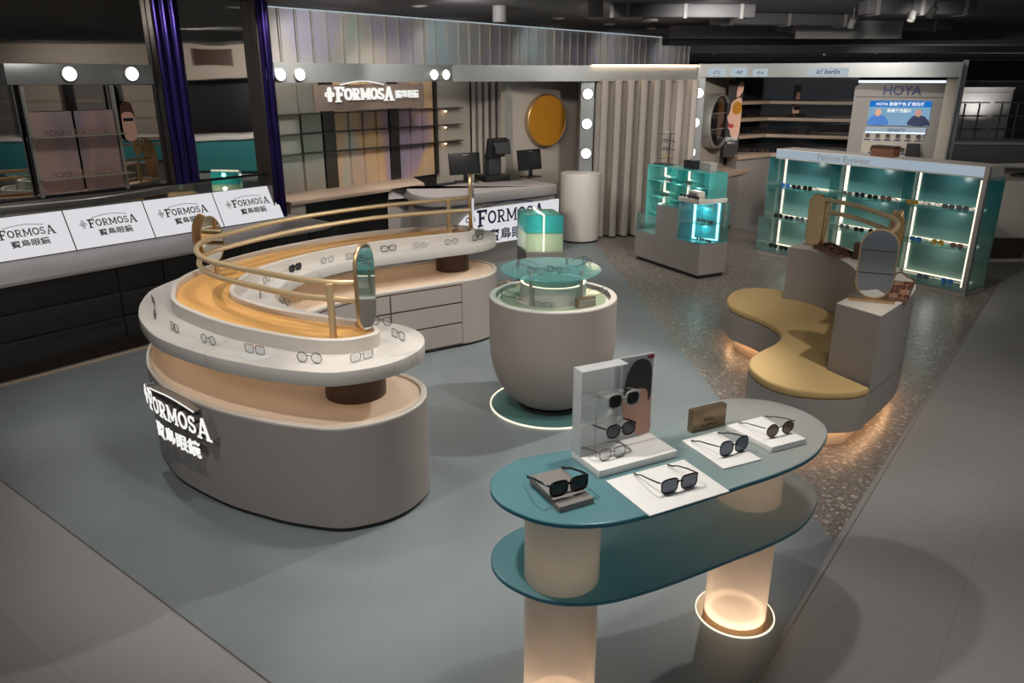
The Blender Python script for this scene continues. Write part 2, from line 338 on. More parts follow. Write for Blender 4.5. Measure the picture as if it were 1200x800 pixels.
def text_mesh(txt, size, depth=0.0, bold=0.0, align='CENTER'):
    cu = bpy.data.curves.new('t', 'FONT'); cu.body = txt; cu.size = size; cu.extrude = depth; cu.offset = bold; cu.align_x = align; cu.resolution_u = 3
    o = bpy.data.objects.new('t', cu); C.objects.link(o); dg = bpy.context.evaluated_depsgraph_get(); dg.update()
    me = bpy.data.meshes.new_from_object(o.evaluated_get(dg)); vs = [v.co.copy() for v in me.vertices]; fs = [tuple(p.vertices) for p in me.polygons]
    bpy.data.objects.remove(o); bpy.data.curves.remove(cu); bpy.data.meshes.remove(me); return vs, fs
def small_print(n, w, h, seed):
    """a line of small print too tiny to read: n little strokes across width w"""
    rnd = random.Random(seed); vs = []; fs = []; x = -w / 2; u = w / n
    for i in range(n):
        for a, b, c, d in ((.1, 0, .3, 1), (.3, rnd.choice((0, .4, .8)), .75, rnd.choice((.2, .6, 1)))):
            lo, hi = min(b, d - .2 if d > b else d), max(b + .2, d); k = len(vs)
            vs += [(x + a * u, lo * h, 0), (x + c * u, lo * h, 0), (x + c * u, hi * h, 0), (x + a * u, hi * h, 0)]; fs.append((k, k + 1, k + 2, k + 3))
        x += u
    return vs, fs
# slab-serif word mark drawn as strokes, local x right, y up, z out
def word_strokes():
    """list of (polyline, width) for the word, cap height 1, plus total width"""
    S = []; x = 0.0
    def add(pts, w, k, ox, oy=0): S.append(([(ox + p[0] * k, oy + p[1] * k) for p in pts], w * k))
    def arc(cx, cy, rx, ry, a0, a1, n=14): return [(cx + rx * math.cos(math.radians(a0 + (a1 - a0) * i / n)), cy + ry * math.sin(math.radians(a0 + (a1 - a0) * i / n))) for i in range(n + 1)]
    for ch in 'FORMOSA':
        k = 1.28 if ch == 'F' else 1.22 if ch == 'A' else 1.0; oy = -.14 if ch in 'FA' else 0
        if ch == 'F':
            g = [([(.22, 0), (.22, 1)], .19), ([(-.02, .92), (.74, .92)], .16), ([(.68, .98), (.66, .68)], .1), ([(.22, .5), (.5, .5)], .14), ([(.5, .62), (.5, .38)], .09), ([(.02, .05), (.44, .05)], .1)]; w = .74
        elif ch == 'O': g = [(arc(.42, .5, .33, .42, 0, 360, 28), .17)]; w = .84
        elif ch == 'R': g = [([(.2, 0), (.2, 1)], .18), ([(0, .95), (.4, .95)], .1), ([(0, .05), (.38, .05)], .1), ([(.2, .93)] + arc(.42, .7, .24, .23, 90, -90, 10) + [(.2, .47)], .14), ([(.4, .47), (.68, .04)], .17), ([(.58, .05), (.84, .05)], .1)]; w = .84
        elif ch == 'M': g = [([(.17, 0), (.17, 1)], .14), ([(.93, 0), (.93, 1)], .17), ([(.17, .97), (.55, .18)], .17), ([(.55, .18), (.93, .97)], .13), ([(0, .05), (.34, .05)], .1), ([(.76, .05), (1.1, .05)], .1), ([(0, .95), (.2, .95)], .1), ([(.9, .95), (1.1, .95)], .1)]; w = 1.1
        elif ch == 'S': g = [(arc(.34, .71, .22, .21, 25, 270, 12) + arc(.34, .27, .25, .21, 90, -160, 12), .15), ([(.57, .96), (.55, .7)], .08), ([(.08, .32), (.08, .04)], .08)]; w = .68
        else: g = [([(.14, .02), (.45, 1)], .11), ([(.45, 1), (.78, .02)], .19), ([(.24, .34), (.66, .34)], .1), ([(0, .05), (.3, .05)], .1), ([(.6, .05), (.96, .05)], .1)]; w = .95
        for pts, wd in g: add(pts, wd, k, x, oy)
        x += w * k + .06
    top = [(.62 + (x - 1.9) * t, 1.24 + .34 * math.sin(math.pi * (t * .92 + .04))) for t in [i / 16 for i in range(17)]]
    S.append((top, .075)); return S, x
def clover_strokes(h=1.2):
    S = []
    for dx, dy, rx, ry in ((0, .34, .13, .24), (0, -.34, .13, .24), (-.26, 0, .15, .17), (.26, 0, .15, .17)):
        S.append(([(dx + rx * math.cos(a * math.pi / 8), dy + ry * math.sin(a * math.pi / 8)) for a in range(17)], .08))
    return S
def stroke_add(mb, strokes, m, d0, d1, ox=0, oy=0, k=1.0):
    """ribbons of the given width between depths d0 and d1 along local z"""
    for pts, w in strokes:
        P = [Vector((ox + p[0] * k, oy + p[1] * k)) for p in pts]; n = len(P); closed = (P[0] - P[-1]).length < 1e-4; Lf = []; Rt = []
        for i in range(n):
            if closed: t = P[(i + 1) % (n - 1)] - P[i - 1 if i else n - 2]
            else: t = P[min(i + 1, n - 1)] - P[max(i - 1, 0)]
            t.normalize(); nn = Vector((-t.y, t.x)) * w * k / 2; Lf.append(P[i] + nn); Rt.append(P[i] - nn)
        vs = []; fs = []
        for z in (d0, d1): vs += [(p.x, p.y, z) for p in Lf] + [(p.x, p.y, z) for p in Rt]
        for i in range(n - 1):
            a, b, c, d = i, i + 1, n + i + 1, n + i; fs.append((2 * n + a, 2 * n + d, 2 * n + c, 2 * n + b))
            if d1 - d0 > 1e-4: fs += [(a, b, c, d), (a, 2 * n + a, 2 * n + b, b), (d, c, 2 * n + c, 2 * n + d)]
        if d1 - d0 > 1e-4: fs += [(0, n, 3 * n, 2 * n), (n - 1, 3 * n - 1, 4 * n - 1, 2 * n - 1)]
        mb.add(vs, fs, m)
WORD, WORD_W = word_strokes(); CLOVER = clover_strokes()
HAN = '\u5bf6\u5cf6\u773c\u93e1'
HANM = text_mesh(HAN, 1.0, 0, .02, 'LEFT')
HAN_W = max(v.x for v in HANM[0])
def logo_marks(mb, m, width, d=0.0, th=0.0, han='below', part='all', clover=True):
    """word mark centred on local origin; width = width of clover + word"""
    tot = WORD_W + (1.05 if clover else 0); k = width / tot if han == 'below' else width / (tot + 3.1)
    full = tot if han == 'below' else tot + 3.1; x0 = -full / 2 * k
    if part in ('all', 'clover') and clover: stroke_add(mb, CLOVER, m, d, d + th, x0 + .42 * k, .5 * k, k)
    if part in ('all', 'word'): stroke_add(mb, WORD, m, d, d + th, x0 + (1.05 if clover else 0) * k, 0, k)
    if part in ('all', 'han'):
        hs = 1.02 * k if han == 'below' else .78 * k; gap = 1.12
        ox = (x0 + (1.05 if clover else 0) * k + 1.0 * k) if han == 'below' else x0 + (tot + .15) * k; oy = -1.32 * k if han == 'below' else .12 * k
        vs, fs = HANM; cw = HAN_W / 4
        vv = [(ox + v.x * hs * (1.15 if han == 'below' else .95), oy + v.y * hs, d + th) for v in vs]
        mb.add(vv, fs, m)
        if th > 1e-4: mb.add([(x, y, d) for x, y, z in vv], fs, m)
LK = 1.45; AK = .42; BK = .65; GB = .7
# ================================================================== THE SETTING
RB0 = at(985, 629, 0)                                           # a tile corner on the aisle line
RBd = (at(1158, 353.5, 0) - at(878.8, 798, 0)).normalized()
RBn = Vector((RBd.y, -RBd.x, 0))
fl = MB().quadgrid((-40, -40, 0), (40, -40, 0), (40, 40, 0), (-40, 40, 0)).build('floor', 'tile_grey', None, 0); struct(fl)
fl.matrix_basis = xf(RB0, math.atan2(RBn.y, RBn.x))
corner = Vector((.265, 1.495, .003)); brk = at(977, 635, 0); far_b = at(700, 288, 0); 
lft = corner + Vector((-.79, .61, 0)).normalized() * 9
blue = [corner, brk, far_b, far_b + Vector((-.3, 2.2, 0)), Vector((-2, 12.5, 0)), NL(-7.7, 5, 0), NL(-7.7, -1, 0), lft]
fb = MB().add([(p.x, p.y, .003) for p in blue], [tuple(range(len(blue)))]).build('floor_teal_vinyl', 'vinyl_teal', None, 0); struct(fb)
off = at(241, 697, 0)
for v in fb.data.vertices: v.co.x -= off.x; v.co.y -= off.y
fb.location = (off.x, off.y, 0)
tz = [brk, brk + RBd * 6.8, brk + RBd * 6.8 + Vector((-3.2, 5, 0)), far_b + Vector((-.3, 2.2, 0)), far_b]
ft = MB().add([(p.x, p.y, .003) for p in tz], [tuple(range(len(tz)))]).build('floor_terrazzo', 'terrazzo', None, 0); struct(ft)
ms = MB(); 
for a, b in ((corner, lft), (corner, brk + RBd * 6.8)):
    d = (b - a).normalized(); n = Vector((-d.y, d.x, 0)) * .0015; ms.add([a - n + Vector((0, 0, .004)), b - n + Vector((0, 0, .004)), b + n + Vector((0, 0, .004)), a + n + Vector((0, 0, .004))], [(0, 1, 2, 3)])
struct(ms.build('trim_1', 'copper_strip', None, 0))
CEIL = 3.06
ce = MB().box((-16, -3, CEIL), (26, 34, CEIL + .15)).build('ceiling', 'ceiling_black', None, 0); struct(ce)
bw = MB().box((-20, 33, 0), (30, 33.2, 5)).build('wall_back', 'store_dark', None, 0); struct(bw)
rw = MB().box((25.8, -3, 0), (26, 33, 5)).build('wall_right', 'store_dark', None, 0); struct(rw)
# left mirror wall ---------------------------------------------------
MW = -7.62
w = MB(); a = NL(MW - .12, -3); b = NL(MW - .12, 5.15); 
wl = MB().prism([tuple(a.xy), tuple(b.xy), tuple(NL(MW - .32, 5.15).xy), tuple(NL(MW - .32, -3).xy)], 0, CEIL).build('wall_left', 'store_dark', None, 0); struct(wl)
def wall_panel(name, l0, l1, z0, z1, mat, n=MW, th=.02, label=None, cat='mirror', group=None):
    o = MB(); o.box((0, -th, z0), (l1 - l0, 0, z1)); e = thing(name, label, cat, (NL(n, l0)), math.atan2(LD.y, LD.x), group)
    me = o; ob = MB(); ob.bm.free(); 
    ob = o; bmesh.ops.transform(ob.bm, matrix=e.matrix_basis, verts=ob.bm.verts); return e, ob.build('mirror_glass' if 'mirror' in name else 'film_panel', mat, e, 0)
lA = colL(180, MW); lB = colL(214, MW); lC = colL(298, MW); ZFR = onplane(85, 227.5, MW).z
wall_panel('wall_mirror', -2.5, lA, ZFR + .012, CEIL - .02, 'mirror_dark', label='large smoky wall mirror behind the display rack at far left', cat='mirror')
wall_panel('wall_mirror', lB, lC, ZFR + .012, CEIL - .02, 'mirror_film', label='narrow wavy mirror panel between the two purple pillars', cat='mirror')
wall_panel('wall_mirror', -2.5, lC, .80, ZFR - .014, 'mirror', label='low mirror strip just behind the slanted white lightboxes', cat='mirror')
s = MB(); a = NL(MW + .015, -2.5); 
for n0, n1, l0, l1, z0, z1 in ((MW - .02, MW + .03, -2.5, lC, ZFR - .014, ZFR + .012),): s.prism([tuple(NL(n0, l0).xy), tuple(NL(n0, l1).xy), tuple(NL(n1, l1).xy), tuple(NL(n1, l0).xy)], z0, z1)
struct(s.build('trim_2', 'toe_black'))
def pillar(l0, l1, n0, n1, z0, label, ribs):
    e = thing('film_pillar', label, 'pillar', NL(n1, (l0 + l1) / 2), 0)
    m = MB(); pts = []; k = ribs * 8
    for i in range(k + 1):
        l = l0 + (l1 - l0) * i / k; n = n1 + .03 * abs(math.sin(math.pi * ribs * i / k)); pts.append(tuple(NL(n, l).xy))
    pts += [tuple(NL(n0, l1).xy), tuple(NL(n0, l0).xy)]
    m.prism(pts, z0, CEIL - .01); m.build('film_wrap', 'purple_film', e)
    c = MB(); c.prism([tuple(NL(n1 + .03, l0 - .015).xy), tuple(NL(n1 + .03, l0).xy), tuple(NL(n0, l0).xy), tuple(NL(n0, l0 - .015).xy)], z0, CEIL - .01); c.build('edge_trim', 'steel_dark', e)
    return e
pillar(lA + .02, lB, MW, MW + .08, ZFR, 'wide purple iridescent pillar left of the wavy mirror panel', 3)
pillar(lC, lC + .17, MW, MW + .12, 0.0, 'slim purple pillar at the end of the slanted lightboxes', 2)

# left cabinet of dark drawers --------------------------------------
CF = -6.64; cab_rz = math.atan2(LD.y, LD.x); CL0 = -1.2; CL1 = 5.22
cab = thing('drawer_cabinet', 'long low black wood-grain drawer cabinet under the slanted lightboxes', 'cabinet', NL(CF, 1.9), cab_rz)
def lbox(l0, l1, n0, n1, z0, z1, bev=0):   # box in shop axes
    m = MB(); m.box((l0, n0, z0), (l1, n1, z1), Matrix(((LD.x, ND.x, 0, 0), (LD.y, ND.y, 0, 0), (0, 0, 1, 0), (0, 0, 0, 1))), bev); return m
lbox(CL0, CL1 - .02, -7.5, CF - .02, .115, .765).build('carcass', 'toe_black', cab)
lbox(CL0, CL1 - .02, -7.5, CF - .08, 0.0, .115).build('toe_kick', 'brown', cab)
ct = MB(); r = .3; po = [NL(-7.6, CL0), NL(CF + .03, CL0)] + [NL(CF + .03 - r + r * math.cos(t), CL1 - r + r * math.sin(t)) for t in [i * math.pi / 16 for i in range(9)]] + [NL(-7.6, CL1)]
ct.prism([tuple(p.xy) for p in po], .765, .80, bev=.006); ct.build('countertop', 'stone_grey', cab)
seams = [-1.2, .0, .8, 1.6, colL(94, CF) + 0.02, 3.21, 4.0, 4.8, 5.19]
for zi in range(3):
    for i in range(len(seams) - 1):
        d = lbox(seams[i] + .006, seams[i + 1] - .006, CF - .02, CF, .12 + zi * .216, .12 + (zi + 1) * .216 - .012, .002)
        d.build('drawer', 'wood_black', cab)
lt = MB(); lt.prism([tuple(NL(CF + .0, CL0).xy), tuple(NL(CF + .0, CL1).xy), tuple(NL(CF + .045, CL1).xy), tuple(NL(CF + .045, CL0).xy)], .003, .012); struct(lt.build('baseboard_left', 'wood_pale', None, 0))
# slanted lightboxes
seamL = [1.33, 2.072, 2.815, 3.555, 4.30, 5.045]
Bn, Bz, Tn, Tz = -7.40, .80, -7.575, 1.15
labs = ['white backlit sign panel cut off by the left edge of the view', 'white backlit sign panel second from the left edge, above the drawers', 'white backlit sign panel behind the oval hand mirror, left of it', 'white backlit sign panel beside the slim purple pillar']
sl = [(1.33, 2.072), (2.072, 2.815), (2.815, 3.555), (3.555, 4.30), (4.30, 5.045)]
labs = ['white slanted lightbox panel outside the left edge', 'leftmost white slanted lightbox, its clover mark cut off by the photo edge', 'second white slanted lightbox from the left, full logo showing', 'white slanted lightbox directly left of the small oval mirror', 'white slanted lightbox at the right end beside the purple pillar']
for i, (l0, l1) in enumerate(sl):
    if i == 0: continue
    org = NL((Bn + Tn) / 2, (l0 + l1) / 2, (Bz + Tz) / 2); up = (NL(Tn, l0, Tz) - NL(Bn, l0, Bz)); H = up.length; W = l1 - l0
    nrm = LD.cross(up).normalized()
    e = thing('lightbox_panel', labs[i], 'lightbox', org, 0, 'slanted logo lightboxes')
    fm = frame_of(org, LD, nrm)
    MB().box((-W / 2 + .001, -H / 2, -.06), (W / 2 - .001, H / 2, -.004), fm).build('housing', 'toe_black', e, 0)
    MB().box((-W / 2 + .006, -H / 2 + .01, -.004), (W / 2 - .006, H / 2 - .002, 0), fm).build('light_face', 'panel_light', e, 0)
    lg = MB(); logo_marks(lg, fm @ Matrix.Translation((0, .005, 0)), .53, .0015); lg.build('logo_print', 'ink', e, 0)

# display rack and lamp bar standing against the smoky mirror --------------
RK = MW + .10
rk = thing('display_rack', 'slim metal display rack with two iridescent panels before the smoky mirror', 'display rack', Vector((onplane(85, 232, RK).x, onplane(85, 232, RK).y, ZFR + .012)), cab_rz)
def px_l(x, y, n): return onplane(x, y, n).dot(LD)
l0, l1 = px_l(36, 160, RK), px_l(143, 180, RK); z0 = ZFR + .012; zt = onplane(90, 100, RK).z
for l in (l0, l1): lbox(l - .012, l + .012, RK - .02, RK + .02, z0, zt).build('post', 'steel', rk, 0)
zp = onplane(85, 130, RK).z; lm = (l0 + l1) / 2
for a_, b_ in ((l0 + .02, lm - .01), (lm + .01, l1 - .02)): lbox(a_, b_, RK - .012, RK - .004, z0 + .02, zp).build('iridescent_panel', 'holo_pink', rk, 0)
for y in (158, 206):
    z = onplane(85, y, RK).z; lbox(l0 - .02, l1 + .03, RK, RK + .14, z - .01, z).build('shelf', 'steel', rk, 0)
RACKZ = [onplane(85, 158, RK).z, onplane(85, 206, RK).z]; RACKL = (l0, l1)
ba = thing('lamp_bar', 'horizontal grey metal lamp bar mounted across the smoky mirror', 'lamp bar', onplane(90, 87, MW + .06), cab_rz)
l0b, l1b = px_l(6, 87, MW + .1), px_l(179, 87, MW + .1)
lbox(l0b, l1b, MW + .01, MW + .10, onplane(90, 99, MW + .1).z, onplane(90, 75, MW + .1).z, .006).build('bar_body', 'fascia_metal', ba)
def globe(p, nrm, r, label, group='round globe lamps'):
    e = thing('globe_lamp', label, 'lamp', p, 0, group); fm = frame_of(p, Vector((0, 0, 1)).cross(Vector(nrm)), nrm)
    MB().lathe([(0, 0), (r * 1.15, 0), (r * 1.15, .02), (r * .95, .03), (r * .95, .0)], 24, fm).build('base_ring', 'steel', e)
    MB().lathe([(r * math.sin(a), .02 + r * .75 * math.cos(a)) for a in [i * math.pi / 2 / 8 for i in range(9)]], 24, fm).build('globe', 'lamp_globe', e); return e
for x, lb in ((80, 'left globe lamp on the bar across the smoky mirror'), (153, 'right globe lamp on the bar across the smoky mirror')):
    globe(onplane(x, 86.5, MW + .1), ND, .06, lb)
# small mirror poster hung at the far left
# holographic back wall ----------------------------------------------
HN = -8.12
for zone, (z0, z1, mt) in (('lower', (.92, 2.3, 'holo_warm')), ('upper', (2.3, CEIL, 'holo_upper'))): pass
l_end = colL(805, HN)
hw = lbox(5.0, l_end, HN - .2, HN - .03, 0, CEIL).build('wall_holographic', 'steel_dark', None, 0); struct(hw)
hc = thing('holographic_cladding', 'tall iridescent ribbed cladding band along the top of the back wall', 'wall cladding', NL(HN, 6, 2.3), cab_rz)
m = MB(); rb = MB(); step = .235; l = 5.22; k = 0
while l < l_end - .02:
    a, b = l, min(l + step, l_end); z0 = 2.26
    pts = [NL(HN - .02, a + .012), NL(HN + .012, a + .03), NL(HN + .012, b - .018), NL(HN - .02, b)]
    m.prism([tuple(p.xy) for p in pts] + [tuple(NL(HN - .03, b).xy), tuple(NL(HN - .03, a).xy)], z0, CEIL - .012)
    rb.prism([tuple(NL(HN - .02, b - .012).xy), tuple(NL(HN + .03, b - .012).xy), tuple(NL(HN + .03, b + .004).xy), tuple(NL(HN - .02, b + .004).xy)], z0, CEIL - .012); l = b
m.build('iridescent_sheet', 'holo_upper', hc, 0); rb.build('rib', 'steel', hc, 0)
lbox(5.2, l_end, HN - .02, HN + .035, CEIL - .012, CEIL).build('light_line', 'led_ice', hc, 0).data.materials[0] = M['label_light']
# lower display wall with shelf rails
lw = thing('shelf_wall', 'iridescent display wall with three thin metal shelf rails under the lit sign', 'display wall', NL(HN, 6.2, .93), cab_rz)
lw_end = px_l(508, 180, HN) + .05
gp = MB(); gw = MB(); posts = MB(); 
lbreak1 = px_l(388, 170, HN); lbreak2 = px_l(458, 170, HN); l = 5.22; z0 = .945; z1 = 2.27
def strips(la, lb, n, mat, nm):
    for i in range(n):
        a = la + (lb - la) * i / n; b = la + (lb - la) * (i + 1) / n; mm = MB()
        pts = [NL(HN - .02, a + .008), NL(HN + .01, a + .02), NL(HN + .01, b - .016), NL(HN - .02, b - .004), NL(HN - .03, b), NL(HN - .03, a)]
        mm.prism([tuple(p.xy) for p in pts], z0, z1); mm.build(nm, mat, lw, 0)
strips(5.22, lbreak1 - .12, 3, 'holo_grey', 'grey_panel'); strips(lbreak1 + .06, lbreak2 - .02, 4, 'holo_warm', 'iridescent_panel'); strips(lbreak2 + .14, lw_end - .03, 3, 'holo_warm', 'iridescent_panel')
for la, lb in ((lbreak1 - .12, lbreak1 + .06), (lbreak2 - .02, lbreak2 + .14), (lw_end - .03, lw_end + .03)): lbox(la, lb, HN - .03, HN + .03, z0, z1).build('pillar_strip', 'steel_dark', lw, 0)
for ya, yb in ((131.5, 127.5), (154, 148), (177, 168)):
    z = (onplane(390, ya, HN + .1).z + onplane(500, yb, HN + .1).z) / 2
    lbox(5.25, lw_end + .5, HN + .0, HN + .10, z - .012, z).build('shelf_rail', 'steel_dark', lw, 0)
SHELFZ = [z]
# recess return wall with tiny shelf lights, beige
rl = lw_end + .03
rt = lbox(rl, rl + .75, HN - .1, HN - .02, 0, 2.4).build('wall_recess', 'wall_beige', None, 0); struct(rt)
rs = MB()
for ya in (129.5, 148.5, 167.5):
    p = onplane(522, ya, HN + .02); 
    e = thing('shelf_light', {129.5: 'top', 148.5: 'middle', 167.5: 'lowest'}[ya] + ' tiny warm light at the right end of the shelf rails', 'light', p, 0, 'tiny warm shelf lights')
    MB().lathe([(0, 0), (.018, 0), (.018, .02), (0, .02)], 12, xf(p)).build('housing', 'steel_dark', e); MB().sphere((p.x, p.y, p.z - .004), .014, 8).build('bulb', 'bulb_warm', e)
# ledge + dark low panel
ld = thing('wall_ledge', 'long beige ledge below the iridescent display wall', 'ledge', NL(-7.8, 6.2, .93), cab_rz)
ldp = [NL(HN - .02, 5.22), NL(-7.5, 5.22), NL(-7.5, 7.35), NL(HN - .02, 7.75)]
MB().prism([tuple(p.xy) for p in ldp], .90, .945, bev=.004).build('top_slab', 'wood_pale', ld)
lbox(5.22, 5.42, -7.9, -7.52, .0, .90).build('end_block', 'wall_beige', ld); lbox(5.42, 7.3, -7.62, -7.56, .0, .90).build('black_front', 'black', ld)
# fascia: along the shop axis, then across to the right wing
F = [NL(-7.5, 5.16), NL(-7.5, 7.95), far(690, 11.35), far(818, 11.75), far(1126, 10.15)]
def fascia_piece(a, b, z0, z1, nm, th=.12, mat='fascia_metal'):
    d = (b - a).normalized(); n = Vector((d.y, -d.x, 0)); m = MB()
    m.prism([tuple(a.xy), tuple(b.xy), tuple((b - n * th).xy), tuple((a - n * th).xy)], z0, z1); o = m.build(nm, mat, None, 0); struct(o); return d, n
for i in range(3): fascia_piece(F[i], F[i + 1], 2.24, 2.45 if i < 2 else 2.46, 'trim_fascia')
dR, nR = fascia_piece(F[3], F[4], 2.295, 2.475, 'trim_fascia', .3)
for x, lb in ((327, 'first globe lamp from the left on the metal fascia'), (350, 'second globe lamp from the left on the metal fascia'), (507, 'globe lamp on the fascia just right of the lit sign'), (521, 'globe lamp on the fascia above the left monitor, rightmost of its pair')):
    globe(onplane(x, 87.5, -7.5), ND, .062, lb)
# lit sign under the fascia
sp = onplane(440, 112, -7.48); sfm = frame_of(sp, LD, ND)
sg = thing('shop_sign', 'white backlit logo sign hanging below the metal fascia', 'sign', sp)
sw = (px_l(492, 112, -7.48) - px_l(384, 112, -7.48))
m = MB(); m.box((-sw / 2 - .15, -.16, -.06), (sw / 2 + .12, .13, -.03), sfm); m.build('back_board', 'sign_board', sg, 0)
m = MB(); logo_marks(m, sfm @ Matrix.Translation((0, -.045, 0)), sw, -.03, .03, 'right'); m.build('letters', 'sign_white', sg, 0)

# reception ----------------------------------------------------------
RZ = .93
fpx = [(476, 221), (480, 225.5), (490, 229), (505, 230.6), (520, 230.3), (540, 228.6), (557, 226.6), (600, 222), (640, 217.8), (650, 216.2)]
front = [at(x, y, RZ) for x, y in fpx]; rd = (front[-1] - front[5]).normalized(); rn = Vector((rd.y, -rd.x, 0))
backp = [front[-1] - rn * .05 + rd * .08, front[-1] - rn * .62 + rd * .06, front[2] - rn * .72, front[0] - rn * .35 - rd * .03]
rpoly = smooth_open([tuple(p) for p in front], 4); rpoly = [tuple(p.xy) for p in rpoly] + [tuple(p.xy) for p in backp]
rc = thing('reception_counter', 'curved grey reception counter with dark reveal line and lit sign front', 'counter', flat(front[6]) - rn * .3, math.atan2(rd.y, rd.x))
MB().prism(rpoly, .80, RZ, bev=.008).build('counter_top', 'stone_grey', rc)
MB().prism(inset_poly(rpoly, .03), .0, .785).build('counter_body', 'taupe', rc)
MB().prism(inset_poly(rpoly, .045), .785, .80).build('reveal_line', 'toe_black', rc)
fl0 = front[6] + rn * .0
def onfront(x, y, d=.02):
    dr = ray(x, y); o = Vector((0, 0, CAM_H)); P0 = flat(front[6]) + rn * d; t = (P0 - o).dot(rn) / dr.dot(rn); return o + dr * t
ul = onfront(558, 245.5); ur = onfront(655, 233); bl = onfront(560, 288); 
ffm = frame_of((ul + bl) / 2 * 0 + Vector((ul.x, ul.y, 0)), rd, rn)   # local x along front, y up (since z = normal)
wz = (ur - ul).dot(rd); xL = (onfront(529, 272) - ul).dot(rd); zt = ul.z; zb = max(.12, bl.z)
pl = [(wz, zb), (wz, zt), (.08, zt)] + [(xL + .45 * (1 - math.sin(a)) * 1.0, zb + (zt - zb) * math.cos(a) ** 1) for a in []]
cx_ = xL + .5; pl += [(cx_ - .5 * math.sin(a), zt - .5 + .5 * math.cos(a)) for a in [i * math.pi / 2 / 8 for i in range(9)]] + [(xL, zb)]
m = MB(); m.prism(pl, -.03, 0, ffm); m.build('sign_lightbox', 'panel_light', rc, 0)
lw_ = (onfront(640, 262) - onfront(548, 268)).dot(rd); lc = (onfront(594, 266) - ul).dot(rd)
m = MB(); logo_marks(m, ffm @ Matrix.Translation((lc, (zt + zb) / 2 + .03, .003)), lw_, 0); m.build('logo_print', 'navy_ink', rc, 0)
# round column plinth
cpos = at(678, 281, 0); 
pc = thing('round_plinth', 'plain white cylindrical plinth at the right end of reception', 'plinth', cpos)
cr_ = (at(701, 285, 0) - at(655, 285, 0)).length / 2; ch_ = hat(202, cpos)
MB().lathe([(0, 0), (cr_, 0), (cr_, ch_ - .02), (cr_ - .005, ch_ - .004), (cr_ - .02, ch_), (0, ch_)], 40, xf(cpos)).build('drum', 'warm_white', pc)
MB().lathe([(cr_ + .004, .0), (cr_ + .004, .03)], 40, xf(cpos)).build('toe_ring', 'toe_black', pc)
# back wall of reception
wp = far(640, 12.0); 
def wallx(x, P, d):
    u = (x - 600) / FOC; r = Vector((u, 1.0582, 0)); n = Vector((d.y, -d.x, 0)); return r * (P.dot(n) / r.dot(n))
wa = wallx(592, wp, rd); wb = wallx(681, wp, rd)
m = MB(); m.wall([tuple(wa.xy), tuple(wb.xy)], 0, 2.24, .1); struct(m.build('wall_reception', 'wall_beige', None, 0))
m = MB(); m.wall([tuple((wa - rn * -.01).xy), tuple((wallx(600, wp, rd) + rn * .01).xy)], 0, 2.24, .01); struct(m.build('trim_3', 'steel', None, 0))
# narrow wall carrying three globes
ca = far(681.5, 11.45); cb = far(697, 11.45)
m = MB(); m.box((ca.x, ca.y, 0), (cb.x, ca.y + .5, 2.3)); struct(m.build('wall_globe_column', 'fascia_metal', None, 0))
for y, lb in ((110, 'top globe lamp on the narrow column beside the round amber mirror'), (145, 'middle globe lamp on the narrow column beside the round amber mirror'), (179.6, 'lowest globe lamp on the narrow column beside the round amber mirror')):
    p = (ca + cb) / 2; globe(Vector((p.x, p.y, hat(y, p))), (0, -1, 0), .07, lb)
# round amber mirror
mc = wallx(638, wp, rd); z = hat(141, mc); gr = thing('round_mirror', 'round amber mirror with copper rim on the reception wall', 'mirror', Vector((mc.x, mc.y, z)))
mr_ = (hat(110.5, mc) - hat(172.5, mc)) / 2; fm = frame_of(Vector((mc.x, mc.y, z)) + rn * .0, rd, rn)
MB().lathe([(mr_ * .97, 0), (mr_, .02), (mr_, .08), (mr_ * .97, .09), (mr_ * .95, .085)], 64, fm).build('rim', 'gold', gr); MB().lathe([(0, .084), (mr_ * .955, .084)], 64, fm).build('mirror_glass', 'gold_disc', gr)
# curtains
def curtain(name, label, a, b, z0, z1, folds, depth, seed):
    rnd = random.Random(seed); e = thing(name, label, 'curtain', flat((a + b) / 2)); d = (b - a); L = d.length; d.normalize(); n = Vector((d.y, -d.x, 0)); pts = []; k = folds * 10
    ph = [rnd.uniform(.7, 1.3) for _ in range(folds + 1)]
    for i in range(k + 1):
        t = i / k; f = t * folds; pts.append(a + d * (L * t + .02 * math.sin(4 * math.pi * f)) + n * depth * ph[int(f)] * (abs(math.sin(math.pi * f)) ** .6))
    vs = []; fs = []
    zs = [z0, (z0 + z1) / 2, z1]
    for z in zs: vs += [(p.x, p.y, z) for p in pts]
    for r_ in range(2): fs += [(r_ * (k + 1) + i, r_ * (k + 1) + i + 1, (r_ + 1) * (k + 1) + i + 1, (r_ + 1) * (k + 1) + i) for i in range(k)]
    m = MB(); m.add(vs, fs); m.build('fabric', 'curtain_cloth', e, 60)
    m = MB(); m.box((0, -.03, z1 - .03), (L, .03, z1), frame_of(a, d)); m.build('curtain_rail', 'steel_dark', e, 0); return e
curtain('curtain', 'wide grey-beige curtain hanging behind the tall teal showcase', far(699, 11.5), far(817, 11.8), .03, 2.26, 8, .17, 3)
curtain('curtain', 'narrow grey curtain left of the round amber mirror', far(545, 12.25), far(592, 12.1), .0, 2.24, 6, .1, 5)
m = MB(); m.wall([tuple(far(500, 12.5).xy), tuple(far(600, 12.45).xy)], 0, 2.24, .1); struct(m.build('wall_curtain_back', 'wall_beige', None, 0))
m = MB(); m.wall([tuple(far(690, 11.9).xy), tuple(far(822, 12.15).xy)], 0, 2.3, .1); struct(m.build('wall_centre', 'wall_beige', None, 0))
